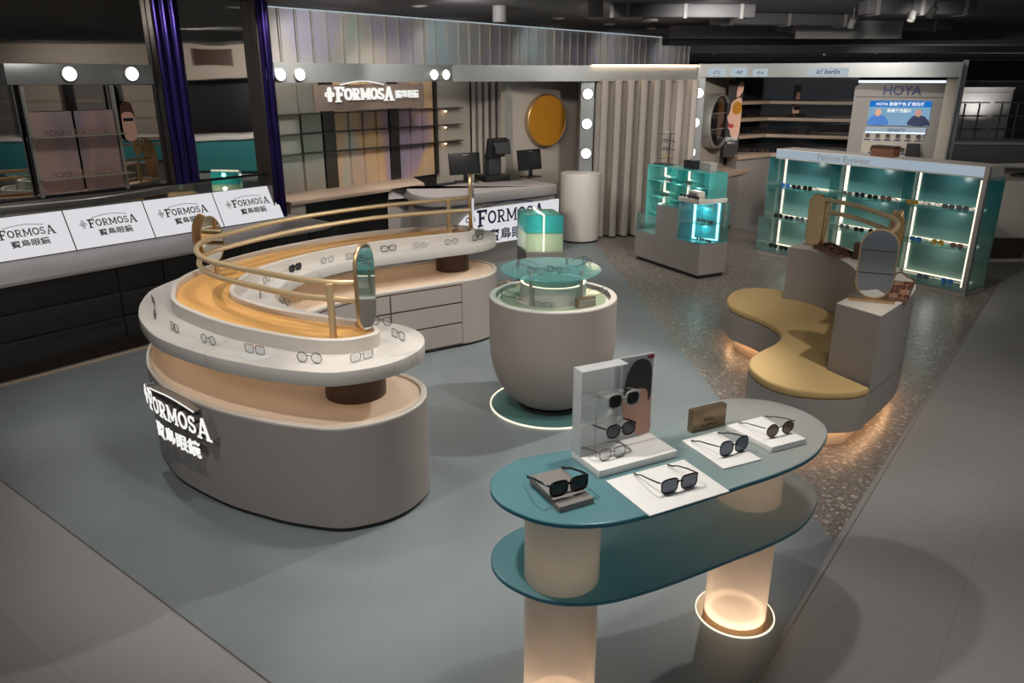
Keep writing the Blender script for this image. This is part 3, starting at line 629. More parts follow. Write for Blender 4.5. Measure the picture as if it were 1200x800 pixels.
# warm cove strip above curtain
a = F[2] + Vector((.05, -.03, 2.44)); b = F[3] + Vector((-.02, -.03, 2.44)); dd = (b - a).normalized()
cv = thing('cove_light', 'warm cove light strip along the fascia above the wide curtain', 'light', a); MB().box((0, -.012, 0), ((b - a).length, .012, .02), frame_of(a, dd)).build('led_strip', 'led_warm', cv, 0).data.materials[0] = M['bulb_warm']
# ================================================================== C-SHAPED COUNTER
slab_px = [(-2.46, 5.2), (-2.47, 5.02), (-2.4, 4.74), (-2.32, 4.54), (-2.23, 4.37), (-2.04, 4.11), (-1.89, 3.97), (-1.7, 3.83), (-1.54, 3.73), (-1.36, 3.645), (-1.22, 3.585), (-1.06, 3.54), (-.91, 3.515), (-.79, 3.545), (-.68, 3.6), (-.59, 3.68), (-.52, 3.79), (-.485, 3.9), (-.485, 4.01), (-.51, 4.11), (-.57, 4.21), (-.66, 4.29), (-.76, 4.34), (-.88, 4.38), (-1.06, 4.45), (-1.34, 4.61), (-1.46, 4.72), (-1.56, 4.85), (-1.61, 5.05), (-1.6, 5.29), (-1.56, 5.46), (-1.49, 5.63), (-1.39, 5.79), (-1.25, 5.96), (-1.09, 6.09), (-.85, 6.24), (-.51, 6.45), (-.35, 6.55), (-.22, 6.68), (-.155, 6.83), (-.145, 6.99), (-.18, 7.14), (-.27, 7.25), (-.39, 7.31), (-.55, 7.31), (-.75, 7.25), (-1.0, 7.13), (-1.3, 6.95), (-1.6, 6.7), (-1.9, 6.37), (-2.12, 6.05), (-2.3, 5.7), (-2.41, 5.42)]
tray_w = [(-.74, 3.87), (-.83, 3.8), (-.95, 3.775), (-1.12, 3.81), (-1.34, 3.91), (-1.55, 4.03), (-1.73, 4.16), (-1.9, 4.31), (-2.03, 4.44), (-2.13, 4.59), (-2.2, 4.76), (-2.265, 4.96), (-2.28, 5.15), (-2.26, 5.33), (-2.2, 5.55), (-2.13, 5.72), (-2.04, 5.9), (-1.93, 6.08), (-1.79, 6.26), (-1.65, 6.43), (-1.46, 6.61), (-1.21, 6.8), (-.95, 6.93), (-.67, 7.03), (-.5, 7.06), (-.39, 7.01), (-.34, 6.9), (-.345, 6.78), (-.4, 6.71), (-.53, 6.65), (-.7, 6.57), (-.88, 6.46), (-1.12, 6.31), (-1.35, 6.11), (-1.55, 5.87), (-1.7, 5.63), (-1.8, 5.42), (-1.84, 5.22), (-1.84, 5.01), (-1.81, 4.81), (-1.75, 4.68), (-1.68, 4.6), (-1.57, 4.5), (-1.44, 4.4), (-1.21, 4.28), (-1.0, 4.19), (-.87, 4.14), (-.78, 4.07), (-.73, 3.98), (-.72, 3.93)]
SL = smooth_closed(slab_px, 3); TR = smooth_closed(tray_w, 3)
ZB, ZS0, ZS1, ZT, ZTF = .615, .842, .92, 1.0, .962
uc = thing('display_counter', 'large C-shaped two-tier eyewear counter with marble top and orange tray', 'counter', (-1.5, 5.0, 0))
MB().prism(SL, .03, ZB - .014).build('base_body', 'taupe', uc)
MB().prism(inset_poly(SL, .012), 0, .03).build('toe_kick', 'toe_black', uc)
def rim(poly, th, z0, z1, floor_z=None):
    m = MB(); P = list(poly); 
    a = sum(P[i][0] * P[(i + 1) % len(P)][1] - P[(i + 1) % len(P)][0] * P[i][1] for i in range(len(P)))
    if a < 0: P.reverse()
    Q = inset_poly(P, th); n = len(P); vs = [(p[0], p[1], z) for z in (z0, z1 - .004) for p in P] + [(p[0], p[1], z1) for p in inset_poly(P, .004)] + [(p[0], p[1], z1) for p in inset_poly(P, th - .003)] + [(p[0], p[1], z) for z in (z1 - .004, z0) for p in Q]; fs = []
    for r in range(6):
        for i in range(n): j = (i + 1) % n; r2 = (r + 1) % 6; fs.append((r * n + i, r * n + j, r2 * n + j, r2 * n + i))
    m.add(vs, fs); return m
rim(SL, .035, ZB - .014, ZB).build('base_rim', 'warm_white', uc)
MB().prism(inset_poly(SL, .034), ZB - .0139, ZB - .012).build('base_shelf', 'peach', uc)
MB().prism(SL, ZS0, ZS1, bev=.005).build('marble_slab', 'marble', uc)
rim(TR, .03, ZS1, ZT).build('tray_rim', 'warm_white', uc)
MB().prism(inset_poly(TR, .029), ZS1 + .002, ZTF).build('tray_floor', 'orange_tray', uc)
# glow strips set under the tray rim and under the slab
def strip(poly, d0, d1, z0, z1, i0=0, i1=None):
    P = inset_poly(poly, d0); Q = inset_poly(poly, d1); m = MB(); n = len(P); vs = [(p[0], p[1], z0) for p in P] + [(p[0], p[1], z0) for p in Q] + [(p[0], p[1], z1) for p in P] + [(p[0], p[1], z1) for p in Q]; fs = []
    for i in range(n): j = (i + 1) % n; fs += [(i, j, n + j, n + i), (2 * n + i, 2 * n + j, 3 * n + j, 3 * n + i), (i, j, 2 * n + j, 2 * n + i), (n + i, n + j, 3 * n + j, 3 * n + i)]
    m.add(vs, fs); return m
strip(SL, .16, .18, ZS0 - .006, ZS0 - .001).build('led_strip', 'led_amber', uc, 0)
def cyl(c, r, z0, z1, n=40): return MB().lathe([(0, z0), (r, z0), (r, z1), (0, z1)], n, xf((c[0], c[1], 0)))
cc1 = at(410.6, 475.7, ZB - .02); cc2 = at(528.7, 320.5, ZB - .02)
for c_, r_ in ((cc1, .17), (cc2, .155)): cyl((c_.x, c_.y + r_), r_, ZB - .0125, ZS0).build('column', 'brown', uc)
cyl((-2.05, 5.3), .16, ZB - .0125, ZS0).build('column', 'brown', uc)
# drawer fronts on the concave side
FR = [p for p in SL]
def nearest(p): return min(range(len(SL)), key=lambda i: (SL[i][0] - p[0]) ** 2 + (SL[i][1] - p[1]) ** 2)
def on_inner(x, y):
    q = at(x, y, ZB); return nearest(q)
def inner_band(i0, i1):
    seg = [Vector(SL[i]) for i in range(i0, i1 + 1)]; A = []; B = []
    for i in range(len(seg)):
        t = (seg[min(i + 1, len(seg) - 1)] - seg[max(i - 1, 0)]).normalized(); n_ = Vector((t.y, -t.x)); A.append(seg[i] + n_ * .004); B.append(seg[i] - n_ * .003)
    MB().prism([tuple(p) for p in A] + [tuple(p) for p in reversed(B)], .035, ZB - .03).build('drawer_reveal', 'brown', uc)
idx = [on_inner(368, 364.7), on_inner(462.5, 341.6), on_inner(543, 331), on_inner(579, 321)]
inner_band(min(idx[0], idx[2]), max(idx[0], idx[2]))
rows = [(.04, .235), (.24, .42), (.425, ZB - .035)]
for a_, b_ in zip(idx[:-2], idx[1:-1]):
    if a_ > b_: a_, b_ = b_, a_
    for z0, z1 in rows:
        seg = [Vector((SL[i][0], SL[i][1])) for i in range(a_, b_ + 1)]; outl = []
        for i in range(len(seg)):
            t = (seg[min(i + 1, len(seg) - 1)] - seg[max(i - 1, 0)]).normalized(); outl.append(Vector((t.y, -t.x)))
        A = [s_ + n_ * .012 for s_, n_ in zip(seg, outl)]; t0 = (seg[1] - seg[0]).normalized(); A[0] += t0 * .009; A[-1] -= (seg[-1] - seg[-2]).normalized() * .009
        B = [s_ - n_ * .004 for s_, n_ in zip(seg, outl)]
        MB().prism([tuple(p) for p in A] + [tuple(p) for p in reversed(B)], z0 + .005, z1 - .005).build('drawer', 'taupe', uc)
# rail with its posts; it follows the tray
rl_ = thing('guard_rail', 'double brass-coloured rail on posts running around the orange tray', 'rail', (-1.6, 5.0, ZTF))
pA = at(391, 397, ZTF); ZU = hat(333, pA); ZL = hat(350.5, pA)
up_px = [(417, 331.5), (387, 331), (350, 326.9), (309, 319.5), (275, 313), (252, 307.5), (240, 303.2), (233, 298.7), (230, 292.5), (233, 286.5), (243, 281), (267, 273.6), (318.7, 261), (367.5, 251.9), (442.5, 241.6), (525, 233.8), (550, 232)]
lo_px = [(420, 352), (386, 349.5), (350, 346), (309, 338), (262.5, 326.5), (245, 320), (237, 314.5), (233.5, 308.5), (236, 301), (246, 295.5), (267, 289.3), (318.7, 276.3), (367.5, 266), (442.5, 254.7), (525, 247.7), (551, 246)]
UPW = smooth_open([at(x, y, ZU) for x, y in up_px], 5); LOW = smooth_open([at(x, y, ZL) for x, y in lo_px], 5)
MB().tube(UPW, .017, 10).build('rail_bar', 'rail_gold', rl_); MB().tube(LOW, .017, 10).build('rail_bar', 'rail_gold', rl_)
def close(line, p): return min(line, key=lambda q: (q.x - p.x) ** 2 + (q.y - p.y) ** 2)
for p in (pA, at(256, 323, ZTF), at(526.5, 274, ZTF)):
    q = close(UPW, p); 
    m = MB(); m.tube([(p.x, p.y, ZTF), (p.x, p.y, ZU)], .02, 12); m.build('post', 'rail_gold', rl_)
def capsule(h, w, n=12): 
    r = w / 2; s = h / 2 - r
    return [(r * math.cos(a), s + r * math.sin(a)) for a in [math.pi * i / n for i in range(n + 1)]] + [(-r * math.cos(a), -s - r * math.sin(a)) for a in [math.pi * i / n for i in range(n + 1)]]
def oval(h, w, n=40): return [(w / 2 * math.cos(2 * math.pi * i / n), h / 2 * math.sin(2 * math.pi * i / n)) for i in range(n)]
def hand_mirror(name, label, cx, cy, h, w, z0, nrm, shape=capsule, th=.02, facemat='mirror', both=False):
    nrm = Vector(nrm).normalized(); x = Vector((0, 0, 1)).cross(nrm); c = Vector((cx, cy, z0 + h / 2)); e = thing(name, label, 'mirror', (cx, cy, z0)); fm = frame_of(c, x, nrm)
    P = shape(h, w); Q = shape(h - .016, w - .016)
    MB().prism(P, -th / 2, th / 2, fm, bev=.004).build('frame', 'gold', e); MB().prism(Q, th / 2 - .001, th / 2 + .001, fm).build('mirror_glass', facemat, e, 0)
    if both: MB().prism(Q, -th / 2 - .001, -th / 2 + .001, fm).build('mirror_glass', facemat, e, 0)
    return e
f0 = at(431, 387, ZT); hh = hat(284.5, f0) - ZT
hand_mirror('oval_mirror', 'tall narrow capsule mirror standing at the front end of the orange tray', f0.x, f0.y, hh, .22, ZT, (.968, -.25, 0), capsule, both=True)
g0 = at(256, 323, ZTF); gz0 = hat(306.5, g0); gz1 = hat(252, g0)
hand_mirror('oval_mirror', 'small oval mirror on the rail at the left bend of the counter', g0.x + .0, g0.y - .03, gz1 - gz0, .155, gz0, (.5, -.86, 0), oval)
hand_mirror('oval_mirror', 'brown back of an oval mirror just behind the left rail mirror', g0.x - .1, g0.y + .06, gz1 - gz0 - .01, .15, gz0 + .01, (-.75, .66, 0), oval)
h0 = at(552.5, 266, ZT); hz = hat(203, h0)
hand_mirror('oval_mirror', 'oval mirror seen edge-on at the far end of the rail', h0.x, h0.y, hz - ZT, .16, ZT, (.985, -.1, 0), oval, .03)
# illuminated letters on the curved front of the counter
sg2 = thing('counter_sign', 'white illuminated raised letters with logo on the counter front', 'sign', (-1.9, 4.0, .4))
def bendmap(vs, x0, zc):   # wrap flat letter coordinates on the counter outline; x0 = start index along SL by length
    out = []
    for v in vs:
        out.append(wrap_pt(v[0] + x0, v[1] + zc, v[2]))
    return out
iA = nearest((-2.36, 4.63))
cum = [0]; order = [SL[(iA + k) % len(SL)] for k in range(0, 60)]
for k in range(1, len(order)): cum.append(cum[-1] + math.dist(order[k], order[k - 1]))
def wrap_pt(s, z, d):
    s = max(0, s)
    for k in range(1, len(order)):
        if cum[k] >= s: break
    f = (s - cum[k - 1]) / (cum[k] - cum[k - 1]); a = Vector(order[k - 1]); b = Vector(order[k]); p = a + (b - a) * f; t = (b - a).normalized()
    return Vector((p.x + t.y * d, p.y - t.x * d, z))
def s_at(x, y, z):
    q = at(x, y, z); k = min(range(len(order)), key=lambda i: (order[i][0] - q.x) ** 2 + (order[i][1] - q.y) ** 2); return cum[k]
s0 = s_at(171, 460, .5); s1 = s_at(252, 512, .43) + .07; s0 -= .02
m = MB(); logo_marks(m, Matrix.Identity(4), (s1 - s0) * 1.0, .0, 1.0)
def bend_mb(m, sc, zc, d0, d1):
    for v in m.bm.verts: v.co = wrap_pt(sc + v.co.x, zc + v.co.y, d0 + (d1 - d0) * v.co.z)
    return m
sc = (s0 + s1) / 2; zc_ = .45
bend_mb(m, sc, zc_, .05, .053).build('letter_face', 'sign_white', sg2, 0)
m = MB(); fat = [(p, w * 1.06) for p, w in WORD]; fatc = [(p, w * 1.06) for p, w in CLOVER]
k_ = (s1 - s0) / (WORD_W + 1.05); x0_ = -(s1 - s0) / 2
stroke_add(m, fatc, Matrix.Identity(4), 0, 1, x0_ + .42 * k_, .5 * k_, k_); stroke_add(m, fat, Matrix.Identity(4), 0, 1, x0_ + 1.05 * k_, 0, k_)
vs, fs = HANM; hs = 1.02 * k_; vv = [(x0_ + 2.05 * k_ + v.x * hs * 1.15, -1.32 * k_ + v.y * hs) for v in vs]
m.add([(x, y, 1) for x, y in vv] + [(x, y, 0) for x, y in vv], [f for f in fs] + [tuple(i + len(vv) for i in f) for f in fs])
bend_mb(m, sc, zc_, .0, .0495).build('letter_body', 'letter_side', sg2, 0)

# ================================================================== FRONT GLASS TABLE
ZQ = .912; ZQ2 = .605
top_px = [(575, 571.5), (581, 554), (602, 540), (630, 532.3), (672, 526), (720, 517), (761, 505), (784, 496), (805, 485.8), (826, 473.5), (857.5, 466.5), (896, 468.3), (931, 477), (959, 491), (969.5, 505), (962.5, 522.5), (945, 538.3), (910, 554), (868, 568), (805, 589), (756, 603), (714, 611.8), (672, 614), (637, 610), (605.5, 599.5), (584.5, 587)]
tw = [at(x, y, ZQ) for x, y in top_px]; tc = sum(tw, Vector()) / len(tw)
i1 = min(tw, key=lambda p: p.x); i2 = max(tw, key=lambda p: p.x + p.y * .5); tax = (i2 - i1).normalized(); trz = math.atan2(tax.y, tax.x)
TT = smooth_closed([(p.x, p.y) for p in tw], 5)
tb = thing('glass_table', 'two-tier frosted teal glass table on two glowing cylinder legs', 'table', (tc.x, tc.y, 0), trz)
def gsheet(poly, z0, z1, nm):
    o = MB().prism(poly, z0, z1, bev=.004).build(nm, 'frost_top', tb); return o
gsheet(TT, ZQ - .018, ZQ, 'tabletop'); gsheet(TT, ZQ2 - .018, ZQ2, 'lower_shelf')
lf = at(661, 700.7, ZQ2); rf = at(889, 600.5, ZQ2); LEGR = .135; legs = [(lf.x, lf.y + LEGR), (rf.x - .005, rf.y + LEGR)]
pbr('edge_teal', '2f6f7c', .2)
for z in (ZQ, ZQ2): strip(TT, -.002, .0015, z - .0165, z - .004).build('edge_band', 'edge_teal', tb)
for i, c_ in enumerate(legs):
    for z0, z1 in ((ZQ2 + .001, ZQ - .019), (.012, ZQ2 - .019)):
        cx, cy = c_; m = MB(); m.lathe([(LEGR, z0), (LEGR, z1)], 48, xf((cx, cy, 0)), 0, 2 * math.pi); m.build('leg', 'frost_leg', tb)
    m = MB(); m.lathe([(LEGR - .03, .016), (LEGR - .005, .016), (LEGR - .005, .03), (LEGR - .03, .03), (LEGR - .03, .016)], 48, xf((c_[0], c_[1], 0))); m.build('leg_lamp', 'led_amber', tb, 0)
    m = MB(); m.lathe([(LEGR + .032, .004), (LEGR + .032, .012), (LEGR - .06, .012), (LEGR - .06, .004)], 48, xf((c_[0], c_[1], 0))); m.build('base_plate', 'bronze', tb)
    m = MB(); m.lathe([(LEGR + .034, .004), (LEGR + .0395, .004), (LEGR + .0395, .010), (LEGR + .034, .010), (LEGR + .034, .004)], 64, xf((c_[0], c_[1], 0))); m.build('light_ring', 'ring_light', tb, 0)

# ================================================================== ROUND PEDESTAL
PC = Vector((.292, 5.25, 0)); PR = .455; PZ = .835
pd = thing('round_pedestal', 'round taupe display pedestal with bowl-shaped bottom and ring light', 'pedestal', PC)
prof = [(.18, .03)] + [(.18 + (PR - .18) * math.sin(a), (.03 + .47 * (1 - math.cos(a)))) for a in [i * math.pi / 2 / 10 for i in range(1, 11)]] + [(PR, PZ - .008), (PR - .006, PZ), (PR - .045, PZ), (PR - .05, PZ - .03), (0, PZ - .03)]
MB().lathe(prof, 72, xf(PC)).build('bowl_body', 'taupe', pd)
MB().lathe([(PR - .0005, PZ - .009), (PR - .006, PZ + .001), (PR - .046, PZ + .001)], 72, xf(PC)).build('top_rim', 'warm_white', pd)
MB().lathe([(.0, PZ - .029), (PR - .052, PZ - .029)], 72, xf(PC)).build('recess_floor', 'cream', pd)
MB().lathe([(.27, PZ - .028), (.375, PZ - .028), (.375, PZ - .02), (.27, PZ - .02)], 72, xf(PC)).build('glass_ring', 'cube_low', pd)
MB().lathe([(.235, PZ - .028), (.235, PZ + .098), (.23, PZ + .102), (.215, PZ + .102), (.21, PZ + .098), (.21, PZ - .02)], 64, xf(PC)).build('drum', 'warm_white', pd)
MB().lathe([(.212, PZ + .1), (.232, PZ + .1035), (.212, PZ + .1045), (.212, PZ + .1)], 64, xf(PC)).build('drum_light', 'ring_light', pd, 0)
gt = hat(314, (PC.x, PC.y)); GR = .355
MB().lathe([(0, gt - .012), (GR - .003, gt - .012), (GR, gt - .006), (GR - .003, gt), (0, gt)], 72, xf((PC.x - .02, PC.y + .0, 0))).build('glass_disc', 'teal_disc', pd)
for a in (-128, -47, 65): 
    px, py = PC.x + .265 * math.cos(math.radians(a)), PC.y + .265 * math.sin(math.radians(a)); m = MB(); m.tube([(px, py, PZ - .03), (px, py, gt + .03)], .011, 12); m.build('post', 'steel', pd)
MB().lathe([(PR - .009, .004), (PR + .0, .004), (PR + .0, .014), (PR - .009, .014), (PR - .009, .004)], 80, xf((PC.x, PC.y - .02, 0))).build('floor_light_ring', 'ring_light', pd, 0)
MB().lathe([(0, .008), (PR - .0095, .008)], 80, xf((PC.x, PC.y - .02, 0))).build('glass_base', 'teal_box', pd)
MB().lathe([(0, .03), (.25, .03), (.25, .008)], 40, xf(PC)).build('foot', 'toe_black', pd)

# ================================================================== GLASS CUBE BEHIND
CY = 7.6
def gy(x, Y, z): # world x for column x at distance Y and height z
    return (x - 600) / FOC * (Y * CPI + (CAM_H - z) * SPI)
cz0 = hat(295, (0, CY)); cz1 = hat(253, (0, CY)); xa = gy(617, CY, .8); xb = gy(660, CY, .8)
# its front-left corner runs back to the left
bk = at(633, 238.5, cz1); w_ = Vector((xb - xa, 0, 0)); al = at(600, 241, cz1); ar = al + w_
cube = thing('glass_showcase', 'small teal glass cube showcase on a taupe plinth behind the pedestal', 'showcase', (xa + .2, CY + .3, 0))
A0 = Vector((xa, CY, 0)); A1 = Vector((xb, CY, 0)); D_ = (Vector((al.x, al.y, 0)) - A0) * .62; A2 = A1 + D_; A3 = A0 + D_
quad = [A0, A1, A2, A3]
MB().prism([tuple(p.xy) for p in quad], 0, cz0 - .01).build('plinth', 'taupe', cube)
MB().prism([tuple(p.xy) for p in quad], cz0 - .01, cz0).build('glass_floor', 'cube_low', cube)
zm = hat(273.5, (0, CY))
def pane(a, b, z0, z1, mat, nm='pane', th=.006):
    d = (b - a).normalized(); n = Vector((d.y, -d.x, 0)) * th; m = MB(); m.prism([tuple(a.xy), tuple(b.xy), tuple((b - n).xy), tuple((a - n).xy)], z0, z1); return m.build(nm, mat, cube, 0)
for a, b in ((A0, A1), (A1, A2), (A2, A3), (A3, A0)):
    pane(a, b, zm, cz1, 'cube_glass'); pane(a, b, cz0, zm, 'cube_low')
MB().prism([tuple(p.xy) for p in inset_poly([tuple(p.xy) for p in quad], .004)] if False else [tuple(p.xy) for p in quad], cz1, cz1 + .006).build('top_pane', 'cube_glass', cube, 0)
MB().prism([(p.x, p.y) for p in quad], zm - .004, zm + .004).build('middle_shelf', 'cube_low', cube, 0)
mid = A0 + (A1 - A0) * .47 - Vector((0, .008, 0)); e_ = A0 + (A1 - A0) * .47 + D_ * .98
m = MB(); m.tube([(mid.x, mid.y, cz0 + .005), (mid.x, mid.y, cz1 + .012), (e_.x, e_.y, cz1 + .012)], .009, 6); m.build('led_strip', 'led_warm', cube, 0)
# ================================================================== TALL TEAL SHOWCASES
T0 = at(743, 303, 0); T1 = at(817, 328, 0); T2 = at(848, 322, 0)
td = (T1 - T0).normalized(); tn = Vector((td.y, -td.x, 0))
if tn.y > 0: tn = -tn
TW = (T1 - T0).length; tdep = (T2 - T1); tdl = tdep.length; bd = -tn
ts = thing('teal_showcase', 'stepped taupe showcase with tall teal glass grid and bright cyan cube', 'showcase', (T0 + T1) / 2 + bd * .3, math.atan2(td.y, td.x))
TM = Matrix(((td.x, bd.x, 0, T0.x), (td.y, bd.y, 0, T0.y), (0, 0, 1, 0), (0, 0, 0, 1)))
zA = hat(269, T0); zTop = hat(193, T0); zBmid = hat(239, T0 + td * TW * .32); zC = hat(287, T1); zCt = hat(241, T1)
def tbx(x0, x1, y0, y1, z0, z1, mat, nm, bev=0): return MB().box((x0, y0, z0), (x1, y1, z1), TM, bev).build(nm, mat, ts, 0)
dpt = max(.42, tdl * .9); x1_, x2_ = TW * .33, TW * .66
tbx(.02, TW - .02, .03, dpt - .02, 0, .05, 'toe_black', 'toe_kick'); tbx(0, x1_ - .003, 0, dpt, .05, zA, 'taupe', 'low_cabinet', .004); tbx(x1_, x2_ - .003, 0, dpt, .05, zBmid, 'taupe', 'tall_cabinet', .004); tbx(x2_, TW, 0, dpt, .05, zC, 'taupe', 'low_cabinet', .004)
tbx(x1_, x2_, 0, dpt, zBmid, zBmid + .008, 'teal_pane', 'glass_top')
# tall grid unit stands along the back of the stepped cabinets
yb = .14; gw_ = TW * .93; 
g0_, g1_ = 0.0, gw_
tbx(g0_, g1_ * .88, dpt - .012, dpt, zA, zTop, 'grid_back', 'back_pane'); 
rowsz = [zA, zA + (zTop - zA) * .27, zA + (zTop - zA) * .53, zA + (zTop - zA) * .77, zTop]
for z in rowsz[1:-1]: tbx(g0_, g1_, yb + .03, dpt - .012, z - .003, z + .003, 'grid_pane', 'shelf')
tbx(g0_, g1_, yb, dpt, zTop - .006, zTop + .004, 'grid_pane', 'top_pane'); tbx(g0_, g0_ + .008, yb, dpt, zA, zTop, 'grid_pane', 'side_pane'); tbx(g1_ - .008, g1_, yb, dpt, zCt + .06, zTop, 'grid_pane', 'side_pane'); tbx(g0_, x1_, 0, .006, zA, rowsz[1], 'clear_pane', 'front_pane')
for q in (.33, .67, .995): tbx(g0_ + gw_ * q - .006, g0_ + gw_ * q + .002, dpt * .5, dpt - .02, zA if q < .4 else zBmid, zTop, 'grid_pane', 'divider')
for q in (.03, .43, .85):
    for k in range(4 if q < .3 else 2):
        i = k if q < .3 else 3 - k
        tbx(g0_ + gw_ * q, g0_ + gw_ * q + .022, dpt - .03, dpt - .014, rowsz[i] + .03, rowsz[i + 1] - .02, 'led_warm', 'led_strip'); 
        if q < .8: tbx(g0_ + gw_ * q, g0_ + gw_ * (q + .17), dpt - .03, dpt - .014, rowsz[i] + .03, rowsz[i] + .045, 'led_warm', 'led_strip')
# cyan cube
ca_ = TM @ Vector((x2_ + .01, .03, 0)); cb_ = TM @ Vector((TW - .02, dpt * .72, 0)); cd_ = (cb_ - ca_); cw_ = cd_.length; CM = frame_of(ca_, cd_); MB().box((0, 0, zC + .008), (cw_, .008, zCt), CM).build('cyan_panel', 'cyan_back', ts, 0); tbx(x2_, x2_ + .006, 0, dpt, zC, zCt, 'clear_pane', 'side_pane'); tbx(x2_, TW, dpt - .006, dpt, zC, zCt, 'clear_pane', 'back_pane'); tbx(TW - .006, TW, 0, dpt, zC, zCt, 'clear_pane', 'side_pane'); tbx(x2_, TW, 0, .006, zC, zCt, 'clear_pane', 'front_pane')
zmc = (zC + zCt) / 2; tbx(x2_, TW, .01, dpt - .012, zmc - .004, zmc + .004, 'teal_pane', 'shelf'); tbx(x2_, TW, 0, dpt, zC, zC + .008, 'cyan_back', 'glass_floor'); tbx(x2_ - .01, TW - .06, -.01, dpt, zCt, zCt + .05, 'warm_white', 'cube_lid', .004)
[MB().box((cw_ * a_, -.016, zC + .02), (cw_ * b_, -.002, z_), CM).build('led_strip', 'led_cyan', ts, 0) for a_, b_, z_ in ((.33, .385, zCt), (.92, .97, zCt), (.33, .97, zC + .033))]
TSY = yb; TROWS = rowsz; TCUBE = (x2_, TW, zC, zmc, dpt); TGRID = (g0_, g1_)
# ================================================================== LONG TEAL GONDOLA
G0 = at(885, 296, 0); G1 = at(1130, 349, 0); G2 = at(1168, 345, 0); gd = (G1 - G0).normalized(); gn = Vector((-gd.y, gd.x, 0))
if gn.y < 0: gn = -gn
GW = (G1 - G0).length; GD = .42
GM = Matrix(((gd.x, gn.x, 0, G0.x), (gd.y, gn.y, 0, G0.y), (0, 0, 1, 0), (0, 0, 0, 1)))
GH = hat(207, G1); GH0 = hat(187, G0); GT = (GH + GH0) / 2; 
gb = thing('eyewear_gondola', 'long teal glass eyewear wall unit with a lettered white header', 'display unit', (G0 + G1) / 2 + gn * .2, math.atan2(gd.y, gd.x))
def gbx(x0, x1, y0, y1, z0, z1, mat, nm, bev=0): return MB().box((x0, y0, z0), (x1, y1, z1), GM, bev).build(nm, mat, gb, 0)
HZ = GT; HT = GT + .125
gbx(0, GW, .02, GD, 0, .06, 'taupe', 'plinth'); gbx(0, GW, 0, GD, .06, .075, 'clear_pane', 'glass_floor')
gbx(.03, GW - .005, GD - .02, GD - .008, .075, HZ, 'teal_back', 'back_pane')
gbx(.15, GW - .02, .02, GD - .03, HZ, HT, 'warm_white', 'header_box', .003); gbx(.16, GW - .03, .012, .02, HZ + .015, HT - .008, 'header_light', 'header_face')
hp = GM @ Vector((GW * .4, .010, HZ + .035)); hfm = frame_of(hp, gd, -gn); vs, fs = text_mesh('Fashion Eyewear', .105, 0, 0); MB().add(vs, fs, hfm).build('header_lettering', 'grey_box', gb, 0)
ex = [0, GW / 3, GW * 2 / 3, GW]; shz = [.075, .075 + (HZ - .075) * .34, .075 + (HZ - .075) * .68, HZ]
gbx(0, .008, 0, GD, .075, shz[1], 'clear_pane', 'side_pane'); gbx(.0, .008, .1, GD, shz[1], HZ, 'teal_pane', 'side_pane'); gbx(GW - .008, GW, 0, GD, .075, HZ, 'teal_pane', 'side_pane'); gbx(GW - .05, GW + .0, .0, .05, .0, HT, 'grey_box', 'corner_post', .004)
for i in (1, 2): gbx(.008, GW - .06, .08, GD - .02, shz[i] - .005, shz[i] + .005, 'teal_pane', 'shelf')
for q in ex[1:-1]: gbx(q - .005, q + .005, .1, GD - .02, .075, HZ, 'teal_pane', 'divider')
for i in range(3):
    for k in range(3):
        xs = ex[i] + (.05 if i == 0 else .02)
        gbx(xs, xs + (.035 if i == 1 else .018), GD - .04, GD - .022, shz[k] + .03, shz[k + 1] - .03, 'led_warm', 'led_strip')
        gbx(xs, ex[i + 1] - .12, GD - .05, GD - .03, shz[k] + .008, shz[k] + .02, 'led_warm', 'led_strip')
gbx(GW - .075, GW - .06, .02, .035, .1, HZ - .02, 'led_warm', 'led_strip')
def gpt(x, y, z): return GM @ Vector((x, y, z))
# ================================================================== BENCH ISLAND
ZSE = .42
seat_px = [(917.5, 339.7), (887, 336.6), (866, 338.6), (855.5, 343.5), (852, 350), (857, 358), (868, 363.5), (882, 368.6), (897, 375), (908, 381.5), (914.5, 388), (915, 395), (907, 402.7), (893, 409.5), (882, 416.5), (877.5, 424.5), (882, 433.5), (898, 445), (924, 454), (953, 457.9), (981.8, 458.8), (1006, 457.3), (1019, 453.5)]
sw_ = [at(x, y, ZSE) for x, y in seat_px]
b_out = [at(x, y, ZSE) for x, y in [(1019, 453.5)]]
SB = at(1021, 451, ZSE); ZBK = hat(370, SB)
print('bench block height', ZBK)
inn_px = [(924.7, 289), (950, 292.3), (976, 299.4), (994, 308.7), (1005, 319), (1008, 330), (1001, 342), (990, 350), (980.5, 354.7)]
out_px = [(1033, 370), (1052, 358), (1066, 347.5), (1073.5, 337), (1070, 327.5), (1058.7, 319), (1042, 308.5), (1020, 299), (990, 290), (962, 284.5), (944, 282.5)]
inn = [at(x, y, ZBK) for x, y in inn_px]; outp = [at(x, y, ZBK) for x, y in out_px]
ring = [tuple(p.xy) for p in smooth_open(inn, 4)] + [tuple(p.xy) for p in smooth_open(outp, 4)]
bn = thing('bench_island', 'curved bench island with mustard cushion and taupe counter wrapped behind it', 'bench', (sum(p.x for p in sw_) / len(sw_), sum(p.y for p in sw_) / len(sw_), 0))
backs = list(reversed(smooth_open(outp, 4)))
seat_line = [tuple(p.xy) for p in smooth_open(sw_, 3)]
body = seat_line + [tuple(p.xy) for p in smooth_open(outp, 4)]
MB().prism(body, .13, ZSE - .06).build('bench_body', 'taupe', bn)
MB().prism(inset_poly(body, .09), 0, .13).build('bench_foot', 'peach', bn)
